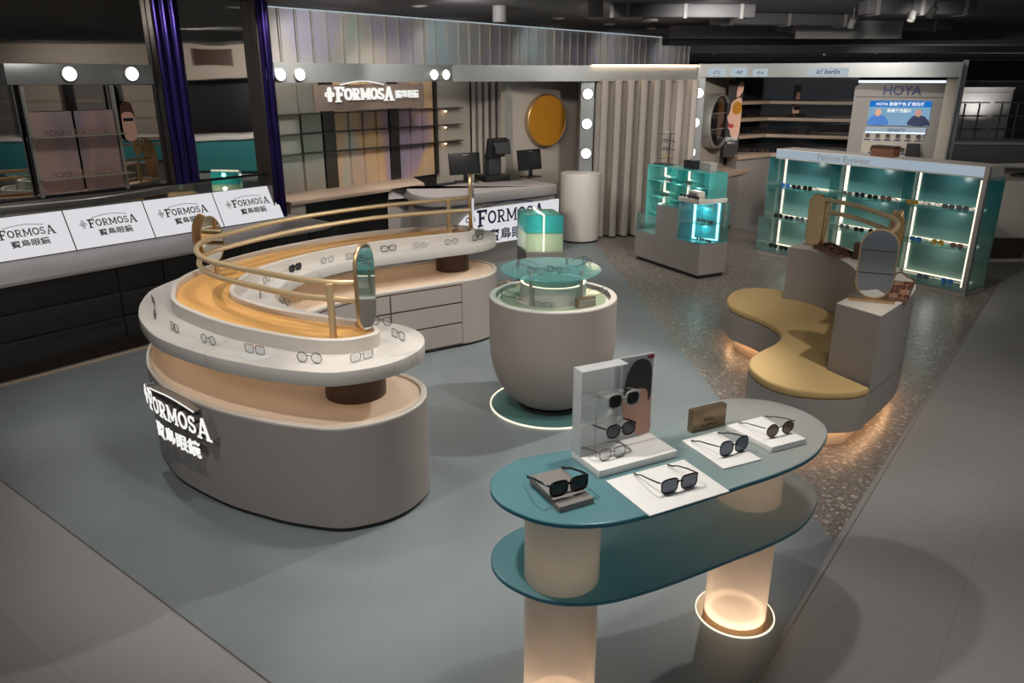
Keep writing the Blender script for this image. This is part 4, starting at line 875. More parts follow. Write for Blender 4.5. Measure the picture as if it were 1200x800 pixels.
for d_ in (.05,): 
    P_ = inset_poly(body, .045); Q_ = inset_poly(body, .06); n_ = len(P_); m = MB(); m.add([(p[0], p[1], .124) for p in P_] + [(p[0], p[1], .124) for p in Q_], [(i, (i + 1) % n_, n_ + (i + 1) % n_, n_ + i) for i in range(n_)]); m.build('led_strip', 'led_under', bn, 0)
cush = seat_line + [tuple(p.xy) for p in smooth_open(list(reversed([q + Vector((.02, .02, 0)) for q in inn])), 3)]
MB().prism(seat_line + [tuple(p.xy) for p in reversed(smooth_open(inn, 4))], ZSE - .06, ZSE, bev=.02, seg=4).build('seat_cushion', 'mustard', bn)
MB().prism(ring, ZSE - .07, ZBK - .006).build('counter_block', 'taupe', bn)
MB().prism(ring, ZBK - .008, ZBK, bev=.003).build('counter_cap', 'cream', bn)
# mirrors + rail on the bench counter
q0 = at(1021, 352, ZBK); q1 = hat(268, q0)
e = hand_mirror('capsule_mirror', 'capsule table mirror with two etched lines on the near end of the bench counter', q0.x, q0.y, q1 - ZBK - .015, .235, ZBK + .015, (-.38, -.925, 0), capsule, .02, 'mirror')
fm = frame_of((q0.x, q0.y, ZBK), Vector((0, 0, 1)).cross(Vector((-.38, -.925, 0)).normalized()), (0, 0, 1)); MB().box((-.14, -.05, 0), (.14, .05, .018), fm, .003).build('stand', 'gold', e)
for y_ in (.09, -.06): MB().box((-.105, y_ - .003, .0105), (.105, y_ + .003, .0118), frame_of(Vector((q0.x, q0.y, ZBK + .015 + (q1 - ZBK - .015) / 2)), Vector((0, 0, 1)).cross(Vector((-.38, -.925, 0)).normalized()), Vector((-.38, -.925, 0)))).build('etched_line', 'bronze_dark', e, 0)
L0 = at(951, 288, ZBK); lz = hat(227, L0)
e = hand_mirror('capsule_mirror', 'capsule mirror standing at the far left end of the bench counter rail', L0.x + .01, L0.y, lz - ZBK, .15, ZBK, (-.75, -.66, 0), capsule, .03, 'rail_gold')
hand_mirror('capsule_mirror', 'twin capsule mirror backing the far left bench mirror', L0.x + .1, L0.y - .02, lz - ZBK - .03, .13, ZBK, (.8, -.6, 0), capsule, .02, 'rail_gold')
R0 = at(1040, 306, ZBK); rz0 = hat(293, R0); rz1 = hat(246, R0)
hand_mirror('oval_mirror', 'gold oval mirror turned outward at the right end of the bench rail', R0.x - .02, R0.y - .1, rz1 - rz0, .15, rz0, (-.9, -.35, 0), oval, .02, 'gold')
hand_mirror('oval_mirror', 'second oval mirror tucked behind the gold one on the bench rail', R0.x + .06, R0.y + .02, rz1 - rz0, .15, rz0, (.95, -.3, 0), oval, .02)
br = thing('bench_rail', 'double brass-coloured rail between the bench counter mirrors', 'rail', (L0.x, L0.y, ZBK))
zu, zl = hat(233, L0), hat(247, L0)
u_ = [at(x, y, zu) for x, y in [(953, 232), (980, 236), (1005, 241.5), (1030, 249.5), (1045, 255), (1052, 262), (1050, 269), (1042, 274)]]
l_ = [at(x, y, zl) for x, y in [(953, 246), (980, 250), (1005, 256), (1030, 265), (1043, 271)]]
MB().tube(smooth_open(u_, 5), .018, 10).build('rail_bar', 'rail_gold', br); MB().tube(smooth_open(l_, 5), .018, 10).build('rail_bar', 'rail_gold', br)
for p in (L0 + Vector((.06, -.02, 0)), R0): MB().tube([(p.x, p.y, ZBK), (p.x, p.y, zu)], .018, 10).build('post', 'rail_gold', br)

# ================================================================== RIGHT WING: shelves, lens unit, porthole, poster, wood counter
S = [far(866, 12.5), far(905, 13.0), far(1022, 12.4)]
bwp = [p + Vector((0, .45, 0)) for p in S]
m = MB(); m.wall([tuple(p.xy) for p in bwp], 0, 2.3, .08); struct(m.build('wall_shelves', 'dark_disc', None, 0))
sh = thing('wall_shelving', 'dark back-wall shelving with four pale wood shelves right of the poster', 'shelf', S[1] + Vector((0, .2, 0)))
SHZ = [hat(y, S[1]) for y in (118, 137.5, 157, 177)]
for i, z in enumerate(SHZ):
    ext = .42 if i < 3 else .5; f_ = S if i < 3 else [p + Vector((0, -.35, 0)) for p in S]
    poly = [tuple(p.xy) for p in f_] + [tuple((p + Vector((0, ext + (.3 if i == 3 else 0), 0))).xy) for p in reversed(f_)]
    MB().prism(poly, z - (.05 if i < 3 else .06), z, bev=.004).build('shelf_board', 'wood_pale', sh)
b0 = [p + Vector((0, -.3, 0)) for p in S]; MB().prism([tuple(p.xy) for p in b0] + [tuple((p + Vector((0, .6, 0))).xy) for p in reversed(b0)], 0, SHZ[3] - .061).build('base_cabinet', 'taupe', sh)
# wood-topped counter in front of it
w0 = at(838, 274, 0); w1 = at(886, 258, 0); wd = (w1 - w0).normalized(); wn = Vector((wd.y, -wd.x, 0)); 
if wn.y > 0: wn = -wn
wz_ = hat(203, w0); wc = thing('wood_counter', 'taupe cabinet with pale curved wood top below the porthole mirror', 'counter', (w0 + w1) / 2 - wn * .3, math.atan2(wd.y, wd.x))
WM = Matrix(((wd.x, -wn.x, 0, w0.x), (wd.y, -wn.y, 0, w0.y), (0, 0, 1, 0), (0, 0, 0, 1))); WL = (w1 - w0).length + .5
MB().box((-.15, 0, .06), (WL, .5, wz_ - .08), WM).build('cabinet_body', 'taupe', wc); MB().box((-.12, .03, 0), (WL, .47, .06), WM).build('toe_kick', 'toe_black', wc)
MB().prism(smooth_closed([(-.28, .0), (.3, -.02), (WL, -.06), (WL, .55), (-.2, .55), (-.36, .3)], 4), wz_ - .08, wz_, WM, bev=.01).build('wood_top', 'wood_pale', wc)
# porthole wall
pa, pb = far(803, 11.9), far(868, 13.2)
pa = far(818, 11.85); pvd = (pb - pa).normalized(); pvn = Vector((pvd.y, -pvd.x, 0)); 
m = MB(); m.wall([tuple(pa.xy), tuple(pb.xy)], 0, 2.3, .08); struct(m.build('wall_porthole', 'wall_beige', None, 0))
po_ = wallx(850, pa, pvd); pz = hat(142, po_); pr_ = (hat(110, po_) - hat(174, po_)) / 2
ph = thing('porthole_mirror', 'round dark porthole display with thick pale metal rim on the side wall', 'mirror', Vector((po_.x, po_.y, pz)))
pn_dir = Vector((-.62, -.78, 0)); px_dir = Vector((0, 0, 1)).cross(pn_dir); fm = frame_of(Vector((po_.x, po_.y, pz)), px_dir, Vector((.25, -.97, 0)) * 1)
pn_dir = Vector((.80, -.60, 0)); pc_ = far(845, 12.15); pz = hat(142, pc_); pr_ = (hat(110, pc_) - hat(174, pc_)) / 2; fm = frame_of(Vector((pc_.x, pc_.y, pz)), Vector((0, 0, 1)).cross(pn_dir), pn_dir)
MB().lathe([(pr_ * .96, -.16), (pr_, -.15), (pr_, .05), (pr_ * .97, .06), (pr_ * .93, .055), (pr_ * .93, -.1)], 56, fm).build('rim', 'steel', ph); MB().lathe([(0, .02), (pr_ * .935, .02)], 56, fm).build('dark_face', 'dark_disc', ph, 0)
for y in (.3, -.28): MB().box((-pr_ * .85, pr_ * y - .006, .022), (pr_ * .85, pr_ * y + .006, .026), fm).build('metal_band', 'steel', ph, 0)
for y, lb in ((109, 'top globe lamp left of the porthole display'), (143.6, 'middle globe lamp left of the porthole display'), (178, 'lowest globe lamp left of the porthole display')):
    p = far(820 - (y - 109) * .06, 11.75); globe(Vector((p.x, p.y, hat(y, p))), (-.2, -.98, 0), .07, lb)
c0 = far(819, 11.76); m = MB(); m.box((c0.x - .1, c0.y, 0), (c0.x + .1, c0.y + .1, 2.3)); struct(m.build('wall_globe_post', 'fascia_metal', None, 0))
# poster of a face in sunglasses
q = far(864, 12.35); qz0, qz1 = hat(184, q), hat(94, q); qw = 17 / FOC * 12.2 * 1.0
po = thing('poster', 'tall dark poster of a face in orange sunglasses beside the shelves', 'poster', (q.x, q.y, qz0)); fm = frame_of((q.x, q.y, qz0), (1, .1, 0), (.1, -1, 0)); H_ = qz1 - qz0
MB().box((-qw / 2, 0, -.02), (qw / 2, H_, 0), fm).build('poster_board', 'poster_dark', po, 0)
fu = lambda pts: [(u * qw, v * H_) for u, v in pts]
MB().prism(smooth_closed(fu([(-.22, .70), (0, .75), (.47, .75), (.47, .31), (.25, .25), (0, .26), (-.14, .31), (-.2, .36), (-.34, .39), (-.28, .44), (-.36, .47), (-.44, .53), (-.28, .60)]), 3), 0, .002, fm).build('face_print', 'skin', po, 0)
MB().prism(smooth_closed(fu([(-.12, .60), (.15, .56), (.46, .59), (.47, .70), (.15, .73), (-.1, .69)]), 3), .002, .004, fm).build('sunglass_print', 'gold_disc', po, 0); MB().prism(smooth_closed(fu([(-.33, .40), (-.1, .385), (.08, .41), (-.05, .435), (-.25, .44)]), 3), .002, .004, fm).build('lip_print', 'lip', po, 0)
MB().prism(smooth_closed(fu([(.1, .78), (.48, .86), (.48, .97), (.25, .97), (.1, .9)]), 3), .0, .003, fm).build('face_print', 'skin', po, 0)
vs, fs = small_print(6, qw * .8, .06, 3); MB().add(vs, fs, fm @ Matrix.Translation((0, .215 * H_, .003))).build('brand_print', 'poster_white', po, 0)
vs, fs = small_print(5, qw * .55, .03, 4); MB().add(vs, fs, fm @ Matrix.Translation((0, .18 * H_, .003))).build('brand_print', 'poster_white', po, 0)
# small labels on the right fascia
def on_fascia(x, y, d=.01):
    dr = ray(x, y); o = Vector((0, 0, CAM_H)); P0 = F[3] + nR * d; t = (P0 - o).dot(nR) / dr.dot(nR); return o + dr * t
for xa_, xb_, y0, y1, tx, lb in ((829.5, 851, 79.5, 89.5, 'THE SEE', 'white label plate, first from the left on the right fascia'), (856.5, 876, 79.5, 89.5, 'TWOSE', 'white label plate, second from the left on the right fascia'), (882, 900, 80.5, 89.5, "L'HO", 'white label plate, third from the left on the right fascia'), (946, 995, 79.5, 89, 'ic! berlin', 'wide white label plate with bold italic lettering on the fascia')):
    a = on_fascia(xa_, y1); b = on_fascia(xb_, y0); e = thing('label_plate', lb, 'label', a, 0, 'fascia label plates'); w_ = (b - a).dot(dR); h_ = b.z - a.z; fm = frame_of(a, dR, nR)
    MB().box((0, 0, -.008), (w_, h_, 0), fm).build('plate', 'label_light', e, 0); vs, fs = text_mesh(tx, h_ * .85, 0, .002) if 'ic' in tx else small_print(5, w_ * .42, h_ * .42, len(tx) + int(xa_)); sh_ = Matrix.Identity(4); sh_[0][1] = .2
    MB().add(vs, fs, fm @ Matrix.Translation((w_ / 2, h_ * .26, .002)) @ sh_).build('lettering', 'navy_ink', e, 0)
# lens-maker unit
U0, U1 = far(1004, 11.0), far(1113, 10.55); ud = (U1 - U0).normalized(); un = Vector((ud.y, -ud.x, 0)); UW = (U1 - U0).length
uz = lambda y: hat(y, (U0 + U1) / 2)
hu = thing('lens_display_unit', 'tall grey lens display unit with blue screen and lens samples', 'display unit', (U0 + U1) / 2, math.atan2(ud.y, ud.x)); UM = frame_of(U0, ud, un); 
def ubx(x0, x1, z0, z1, d0, d1, mat, nm, bev=0): return MB().box((x0, z0, d0), (x1, z1, d1), UM, bev).build(nm, mat, hu, 0)
zt_ = uz(97); zh = uz(113.5); MB().prism([(0, 0), (UW, 0), (UW, zt_ - .06), (UW - .06, zt_), (.06, zt_), (0, zt_ - .06)], -.35, 0, UM).build('unit_body', 'grey_box', hu)
ubx(.02, UW - .02, zh - .008, zh, 0, .004, 'toe_black', 'seam_line'); ubx(.03, UW - .03, zt_, zt_ + .03, -.2, -.02, 'led_ice', 'top_light')
vs, fs = text_mesh('HOYA', .165, .004, .003); MB().add(vs, fs, UM @ Matrix.Translation((UW * .52, (zh + zt_) / 2 - .06, .012))).build('brand_letters', 'navy_ink', hu, 0)
sx0, sx1 = UW * .19, UW * .86; sz0, sz1 = uz(147), uz(118); ubx(sx0, sx1, sz0, sz1, 0, .02, 'ad_screen', 'screen'); ubx(sx0, sx1, sz1 - (sz1 - sz0) * .25, sz1, .02, .022, 'ad_screen_blue', 'screen_banner')
vs, fs = text_mesh('HOYA \u667a\u80fd\u8b8a\u8272 \u8b77\u773c\u5148\u92d2', .052, 0, .001); MB().add(vs, fs, UM @ Matrix.Translation(((sx0 + sx1) / 2, sz1 - (sz1 - sz0) * .19, .024))).build('screen_text', 'sign_white', hu, 0)
vs, fs = text_mesh('\u667a\u80fd\u8b8a\u8272\u93e1\u7247', .05, 0, .001); MB().add(vs, fs, UM @ Matrix.Translation(((sx0 + sx1) / 2, sz1 - (sz1 - sz0) * .45, .024))).build('screen_text', 'sign_white', hu, 0)
for cx, mt in ((.17, 'ad_blue'), (.83, 'navy_ink')):
    X = sx0 + (sx1 - sx0) * cx; hgt = (sz1 - sz0)
    MB().prism(smooth_closed([(X - .12, sz0 + .01), (X + .13, sz0 + .01), (X + .09, sz0 + hgt * .33), (X + .03, sz0 + hgt * .42), (X - .05, sz0 + hgt * .42), (X - .1, sz0 + hgt * .3)], 3), .02, .022, UM).build('person_print', mt, hu, 0); MB().prism([(X - .01 + .04 * math.cos(a), sz0 + hgt * .52 + .05 * math.sin(a)) for a in [i * math.pi / 8 for i in range(16)]], .022, .024, UM).build('head_print', 'skin', hu, 0)
ubx(sx0 - .01, sx1 - .02, uz(154.5), uz(149), 0, .05, 'header_light', 'name_ledge'); ubx(sx0 - .01, sx1 - .02, uz(156), uz(154.8), 0, .055, 'led_ice', 'ledge_light'); vs, fs = text_mesh('SENSITY', .06, 0, .001); MB().add(vs, fs, UM @ Matrix.Translation(((sx0 + sx1) / 2, uz(154.0), .052))).build('name_lettering', 'navy_ink', hu, 0)
ubx(sx0 - .03, sx1 - .04, uz(188), uz(156.5), 0, .012, 'wall_beige', 'sample_board')
for r_, (y, n) in enumerate(((159.5, 6), (175, 4))):
    for k in range(n):
        X = sx0 + .03 + (sx1 - sx0 - .12) * k / 5; MB().lathe([(0, .012), (.03, .012), (.03, .03), (.026, .03), (0, .026)], 20, UM @ Matrix.Translation((X + (.08 if r_ else 0), uz(y), 0))).build('lens_sample', 'steel_dark', hu)
        ubx(X - .045 + (.08 if r_ else 0), X + .045 + (.08 if r_ else 0), uz(y + 5.4), uz(y + 4), .012, .016, 'navy_ink', 'sample_caption')
ubx(sx0 + .7 * (sx1 - sx0), sx0 + .92 * (sx1 - sx0), uz(193), uz(166), .12, .2, 'black', 'tester_box', .006)
# end panel of the wing
e0 = F[4]; m = MB(); m.box((-.02, -.3, 0), (.0, .14, 2.475), Matrix(((dR.x, -nR.x, 0, e0.x), (dR.y, -nR.y, 0, e0.y), (0, 0, 1, 0), (0, 0, 0, 1)))); m.box((.0, -.02, 0), (.06, .3, 2.5), Matrix(((dR.x, -nR.x, 0, e0.x), (dR.y, -nR.y, 0, e0.y), (0, 0, 1, 0), (0, 0, 0, 1)))); struct(m.build('wall_wing_end', 'fascia_metal', None, 0))
WE = Matrix(((dR.x, -nR.x, 0, e0.x), (dR.y, -nR.y, 0, e0.y), (0, 0, 1, 0), (0, 0, 0, 1)))
m = MB(); m.box((-.15, .1, 0), (-.02, .16, 2.3), WE); struct(m.build('wall_wing', 'wall_beige', None, 0))
# boxes standing on the gondola top edge
p = gpt(GW * .545, .2, HT); e = thing('brown_box', 'small brown leather box on top of the long teal unit', 'box', p, math.atan2(gd.y, gd.x)); MB().box((-.14, -.07, 0), (.14, .07, .12), e.matrix_basis, .004).build('box_body', 'tray_wood', e); MB().box((-.142, -.072, .09), (.142, .072, .122), e.matrix_basis, .004).build('box_lid', 'brown', e)
# ================================================================== RIGHT EDGE COUNTER
K0 = at(1147, 315, 0); K1 = at(1177, 315, 0); kz = hat(210, at(1190, 305, 0)); 
kc = thing('side_counter', 'beige counter on a dark recessed base at the right edge', 'counter', at(1190, 305, 0) + Vector((.1, .5, 0)))
kb = at(1165, 305, 0); kp = [(kb.x - .25, kb.y - .08), (kb.x + .42, kb.y - .08), (kb.x + .5, kb.y + .1), (kb.x + .8, kb.y + 1.0), (kb.x + .0, kb.y + 1.3)]
MB().prism(smooth_closed(kp, 1), .30, kz, bev=.05).build('counter_body', 'cream', kc); MB().prism(inset_poly(kp, .1), .03, .3).build('recessed_base', 'brown', kc); MB().prism(kp, .0, .03).build('floor_plate', 'warm_white', kc)
for i, f in enumerate((.25, .55)):
    p = Vector((kb.x + .05 + f * .5, kb.y + .35, kz)); e = thing('display_tray', ('left' if i == 0 else 'right') + ' small dark tray lying on the beige right edge counter', 'tray', p, .9); MB().box((-.17, -.05, 0), (.17, .05, .025), e.matrix_basis, .004).build('tray_body', 'bronze_dark' if i else 'grey_box', e); MB().box((-.15, -.035, .02), (.15, .035, .03), e.matrix_basis).build('tray_inset', 'black' if i else 'cream', e)
# shop across the aisle; it shows only in the wall mirrors
nb = thing('aisle_counter', 'long teal counter with white top across the aisle, seen only in the wavy wall mirror', 'counter', (9.3, 5.5, 0))
MB().box((9.0, 1.0, .06), (9.7, 10.5, .84)).build('counter_body', 'teal_front', nb); MB().box((9.05, 1.05, 0), (9.65, 10.45, .06)).build('toe_kick', 'toe_black', nb); MB().box((8.96, .96, .84), (9.74, 10.54, .93)).build('counter_top', 'white', nb)
m = MB(); m.box((10.8, -2, 0), (11, 12.5, CEIL)); struct(m.build('wall_aisle', 'black', None, 0))
m = MB(); m.box((9.6, -2, 2.28), (9.8, 12.5, CEIL)); struct(m.build('trim_4', 'wall_beige', None, 0)); m = MB(); m.box((9.5, 6.0, 2.55), (9.6, 6.9, 2.95)); m.box((9.5, 2.0, 2.5), (9.6, 4.2, 2.6)); struct(m.build('trim_5', 'brown', None, 0))
for k in range(4):
    e = thing('wall_cabinet', 'pale tall cabinet across the aisle, %s from the near end, seen only in the mirror' % ('first', 'second', 'third', 'fourth')[k], 'cabinet', (10.5, 1.0 + k * 1.15, 0)); x_, y_ = 10.5, 1.0 + k * 1.15
    MB().box((x_ - .2, y_ - .4, 0), (x_ + .2, y_ + .4, 2.1)).build('cabinet_body', 'wall_beige' if k % 2 else 'store_pale', e, 0)
    for z in (.9, 1.3, 1.7): MB().box((x_ - .24, y_ - .36, z), (x_ - .2, y_ + .36, z + .03)).build('shelf', 'wood_pale', e, 0)
# ================================================================== DARK NEIGHBOURING STORE
rnd = random.Random(4)
def store_unit(px, Y, w, d, h, label, mat='store_dark', top='store_grey', rz=.5):
    p = far(px, Y); e = thing('store_cabinet', label, 'cabinet', p, rz, None); MB().box((-w / 2, -d / 2, 0), (w / 2, d / 2, h), e.matrix_basis, .01).build('cabinet_body', mat, e, 0); MB().box((-w / 2 - .02, -d / 2 - .02, h), (w / 2 + .02, d / 2 + .02, h + .05), e.matrix_basis, .005).build('cabinet_top', top, e, 0)
    for k in range(3): MB().box((-w / 2 + .05, -d / 2 - .012, h * (.1 + .3 * k)), (w / 2 - .05, -d / 2, h * (.36 + .3 * k)), e.matrix_basis, .003).build('cabinet_door', mat, e, 0)
    return e
store_unit(1172, 14.5, 2.6, .9, 1.15, 'broad dark cabinet in the unlit store behind the wing', rz=-.1); store_unit(1125, 15.5, 1.0, .8, .75, 'low dark cabinet just behind the lens unit in the unlit store', 'store_dark', 'store_pale', -.3)
store_unit(1215, 12.5, 1.2, .7, .9, 'dark cabinet cut by the right edge in the unlit store', rz=.2); store_unit(1128, 21, 2.4, .8, 2.0, 'tall pale-topped dark cabinet far back in the unlit store', 'store_grey', 'store_pale', .1); store_unit(1180, 24, 2.2, .8, 2.15, 'farthest tall dark cabinet in the unlit store', 'store_dark', 'store_grey', .1)
for i in range(5):
    px = 1118 + i * 20 + rnd.uniform(-4, 4); Y = 17.5; p = far(px, Y); e = thing('display_stand', 'dark slim stand in the unlit store, %s from the left' % ('first', 'second', 'third', 'fourth', 'fifth')[i], 'stand', p, rnd.random(), 'slim stands in the unlit store')
    MB().tube([(p.x, p.y, 0), (p.x, p.y, 1.75)], .02, 8).build('pole', 'store_grey', e); MB().box((-.14, -.14, 0), (.14, .14, .04), e.matrix_basis).build('base_plate', 'store_dark', e)
    for k in range(3): MB().box((-.15, -.12, 1.2 + k * .28), (.15, .12, 1.22 + k * .28), e.matrix_basis).build('shelf', 'store_pale' if k == 1 else 'store_grey', e, 0)
# ================================================================== EYEWEAR
def lens_curve(style, n=22):
    out = []
    for i in range(n):
        a = 2 * math.pi * i / n; c, s = math.cos(a), math.sin(a)
        if style == 'round': x, z = .0245 * c, .0225 * s
        elif style == 'square': e = .55; x, z = .027 * math.copysign(abs(c) ** e, c), .0215 * math.copysign(abs(s) ** e, s); x *= 1 + .08 * s
        elif style == 'cat': e = .72; x, z = .028 * math.copysign(abs(c) ** e, c), .0235 * math.copysign(abs(s) ** e, s); z += .006 * (c * .5 + .5) * (s * .5 + .5) * 1.3
        else: e = .75; x, z = .0265 * math.copysign(abs(c) ** e, c), .0245 * math.copysign(abs(s) ** e, s); x *= 1 + .07 * s
        out.append((x, z))
    return out
def glasses_mesh_parts(style, thick, n=22, lite=False, folded=False):
    F = MB(); Ls = []; T = []
    cv = lens_curve(style, n); off = .0335; zc = max(-z for _, z in cv) + thick
    for s in (-1, 1):
        pts = [(s * (off + x), -.004 * (1 - abs(x) * 20) * 0 + .09 * max(0, x) ** 1.3 * .6, zc + z) for x, z in cv]
        F.tube(pts, thick, 5 if lite else 6, closed=True)
        lm = MB(); vs = [(s * (off + x * .97), .09 * max(0, x) ** 1.3 * .6, zc + z * .97) for x, z in cv]; k = len(vs)
        if lite: lm.add(vs, [tuple(range(k))])
        else: lm.add([(a, b - .0006, c) for a, b, c in vs] + [(a, b + .0006, c) for a, b, c in vs], [tuple(range(k)), tuple(range(2 * k - 1, k - 1, -1))] + [(i, (i + 1) % k, k + (i + 1) % k, k + i) for i in range(k)])
        Ls.append(lm)
        tm = MB(); zt = zc + .014; w = .0665
        if folded: tm.tube([(s * (w - .004), .002, zt), (s * (w - .001), .008, zt), (s * .045, .012 + .002 * s, zt - .002), (0, .0135 + .002 * s, zt - .005), (-s * .045, .0125 + .002 * s, zt - .010), (-s * .062, .011 + .002 * s, zt - .024)], [thick * .9, thick, thick * 1.1, thick, thick * 1.15, thick * 1.2], 5)
        else: tm.tube([(s * (w - .004), .002, zt), (s * w, .006, zt), (s * .068, .05, zt - .009), (s * .064, .095, zt - .02), (s * .062, .115, max(.006, zt - .03)), (s * .06, .135, .003)], [thick * .9, thick, thick * 1.1, thick, thick * 1.15, thick * 1.2], 5); T.append(tm)
    F.tube([(-.011, 0, zc + .006), (-.005, -.002, zc + .010), (.005, -.002, zc + .010), (.011, 0, zc + .006)], thick * 1.05, 5)
    return F, Ls, T
PROTO = {}
def glasses(m4, label, style='round', fmat='frame_black', lmat='lens_clear', thick=.0018, group=None, name='eyeglasses', cat='eyeglasses', folded=False):
    key = (style, fmat, lmat, thick, name, folded)
    if key in PROTO: return dup(PROTO[key], m4, label, group)
    e = thing(name, label, cat, (0, 0, 0), 0, group); F, Ls, T = glasses_mesh_parts(style, thick, 22, False, folded)
    F.build('frame', fmat, e)
    for l in Ls: l.build('lens', lmat, e)
    for t in T: t.build('temple', fmat, e)
    e.matrix_basis = m4; PROTO[key] = e; return e
MINI = {}
def mini(m4, label, fmat, lmat, style='round', group=None, thick=.003, name='eyeglasses'):
    key = (fmat, lmat, style, thick)
    if key not in MINI:
        F, Ls, T = glasses_mesh_parts(style, thick, 12, True)
        for t in T: F._merge(t.bm.copy()); t.bm.free()
        nf = len(F.bm.faces)
        for l in Ls: F._merge(l.bm.copy()); l.bm.free()
        F.bm.faces.ensure_lookup_table(); me = bpy.data.meshes.new('eyeglasses')
        for i, f in enumerate(F.bm.faces): f.material_index = 1 if i >= nf else 0; f.smooth = True
        F.bm.to_mesh(me); F.bm.free(); me.materials.append(M[fmat]); me.materials.append(M[lmat]); MINI[key] = me
    o = bpy.data.objects.new(name, MINI[key]); C.objects.link(o); o.matrix_basis = m4; tag(o, label, 'eyeglasses', group); return o
SC = lambda s: Matrix.Scale(s, 4)
ORD = ('first', 'second', 'third', 'fourth', 'fifth', 'sixth', 'seventh', 'eighth', 'ninth', 'tenth', 'eleventh', 'twelfth')
# --- on the C-shaped counter, following the slab outline
def slab_glasses(x, y, label, style, fm, lm='lens_clear', th=.0017, turn=0, sc=1.0, n2='eyeglasses'):
    p = at(x, y, ZS1 + .001); k = nearest((p.x, p.y)); a = Vector(SL[k - 2]); b = Vector(SL[(k + 2) % len(SL)]); t = (b - a).normalized()
    m = frame_of((p.x, p.y, ZS1 + .001), (t.x, t.y, 0)) @ Matrix.Rotation(turn, 4, 'Z') @ SC(sc * 1.1)
    glasses(m, label, style, fm, lm, th, 'eyeglasses on the marble counter', n2, folded=True)
slab_glasses(180, 356, 'thin dark eyeglasses at the far left bend of the marble ledge, rear one', 'round', 'frame_black', turn=.2)
slab_glasses(182, 371, 'dark eyeglasses at the left bend of the marble ledge, nearer one', 'square', 'frame_black', turn=-.2)
slab_glasses(205, 388, 'brown-framed eyeglasses on the front marble ledge, left of the green pair', 'square', 'frame_brown')
slab_glasses(244.5, 403, 'dark green thin eyeglasses on the front marble ledge', 'round', 'frame_green')
slab_glasses(299, 414.5, 'reddish brown eyeglasses on a clear card on the front marble ledge', 'square', 'frame_red')
slab_glasses(363, 425, 'thin black round eyeglasses at the front centre of the marble ledge', 'round', 'frame_black', sc=1.08)
slab_glasses(424.5, 422, 'clear-framed eyeglasses with dark brow line at the front right of the ledge', 'square', 'frame_clear', 'lens_clear', .0024, turn=.25)
slab_glasses(467, 397, 'black rectangular eyeglasses turned sideways on the rounded front end', 'square', 'frame_black', turn=.5)
slab_glasses(447, 381, 'black eyeglasses right behind the tall capsule mirror', 'round', 'frame_black', turn=.3)
slab_glasses(313, 331, 'thin dark eyeglasses on the inner ledge at the bend, rear one', 'round', 'frame_brown')
slab_glasses(305.5, 347, 'red eyeglasses on the inner marble ledge at the bend', 'square', 'frame_red')
slab_glasses(334, 357, 'black eyeglasses on the inner ledge of the front arm', 'round', 'frame_black')
slab_glasses(346.5, 317.5, 'thick black sunglasses on the inner ledge of the rear arm', 'square', 'frame_black', 'lens_dark', .004, name if False else 0)
slab_glasses(384, 308, 'thin grey eyeglasses right of the thick black sunglasses', 'round', 'frame_green')
slab_glasses(414, 303, 'dark eyeglasses half hidden behind the tall capsule mirror', 'square', 'frame_brown')
slab_glasses(455.5, 294.5, 'bold black eyeglasses on the middle of the rear arm ledge', 'square', 'frame_black', th=.0032)
slab_glasses(493, 290.5, 'clear-framed eyeglasses on the rear arm ledge', 'square', 'frame_clear', th=.0026)
slab_glasses(529, 286.5, 'pinkish brown eyeglasses on the rear arm ledge above the dark column', 'round', 'frame_brown')
slab_glasses(560, 281.5, 'black rectangular eyeglasses near the far right end of the rear arm', 'square', 'frame_black', th=.0026, turn=-.1)
slab_glasses(564, 273, 'clear eyeglasses at the far tip of the rear arm', 'round', 'frame_clear')
c_ = at(299, 415, ZS1 + .0005); e = thing('clear_card', 'thin clear acrylic card under the reddish brown eyeglasses', 'card', c_, -.55); MB().box((-.1, -.07, 0), (.1, .07, .002), e.matrix_basis).build('acrylic_sheet', 'acrylic_frost', e, 0)

# --- front table: props
TZ = ZQ + .0005
def quad_block(px, z, h, mat, name, label, cat, part='board'):
    """box with its top corners (front, right, back, left) on level z"""
    P = [at(x, y, z) for x, y in px]; c = sum(P, Vector()) / 4; e = thing(name, label, cat, (c.x, c.y, z - h), math.atan2((P[1] - P[0]).y, (P[1] - P[0]).x))
    MB().prism([tuple(p.xy) for p in P], z - h, z, bev=min(.002, h / 3)).build(part, mat, e); return e, P
def table_glasses(l, r, z, label, style, fm, lm, th=.003, wfac=1.0, tilt=0.0):
    a, b = at(*l, z), at(*r, z); d = (b - a); w = d.length / .122 * wfac
    m = frame_of((a + b) / 2, d) @ Matrix.Rotation(tilt, 4, 'X') @ SC(w); print('glasses', label[:30], round(w, 2))
    return glasses(m, label, style, fm, lm, th, 'sunglasses on the frosted table', 'sunglasses', 'sunglasses')
bxz = TZ + .03
e, P = quad_block([(656, 592), (696, 580.6), (658.6, 548), (620.6, 557)], bxz, .022, 'grey_box', 'grey_box', 'flat grey stone-like display box at the left end of the table', 'box', 'box_body')
Q = [P[1] * .45 + P[0] * .55 if False else P[0].lerp(P[3], .3), P[1].lerp(P[2], .3), P[2], P[3]]; MB().prism([tuple(p.xy) for p in Q], bxz, bxz + .008, bev=.002).build('raised_plate', 'grey_box', e); e.location.z = TZ
table_glasses((646, 584), (687, 572.5), bxz + .001, 'black square sunglasses resting on the flat grey box', 'square', 'frame_black', 'lens_dark', .0036, 1.05)
quad_block([(761.3, 604), (855, 575), (801.5, 538), (709.8, 562.8)], TZ + .004, .004, 'card_white', 'white_card', 'large thin white card lying at the front of the frosted table', 'card')
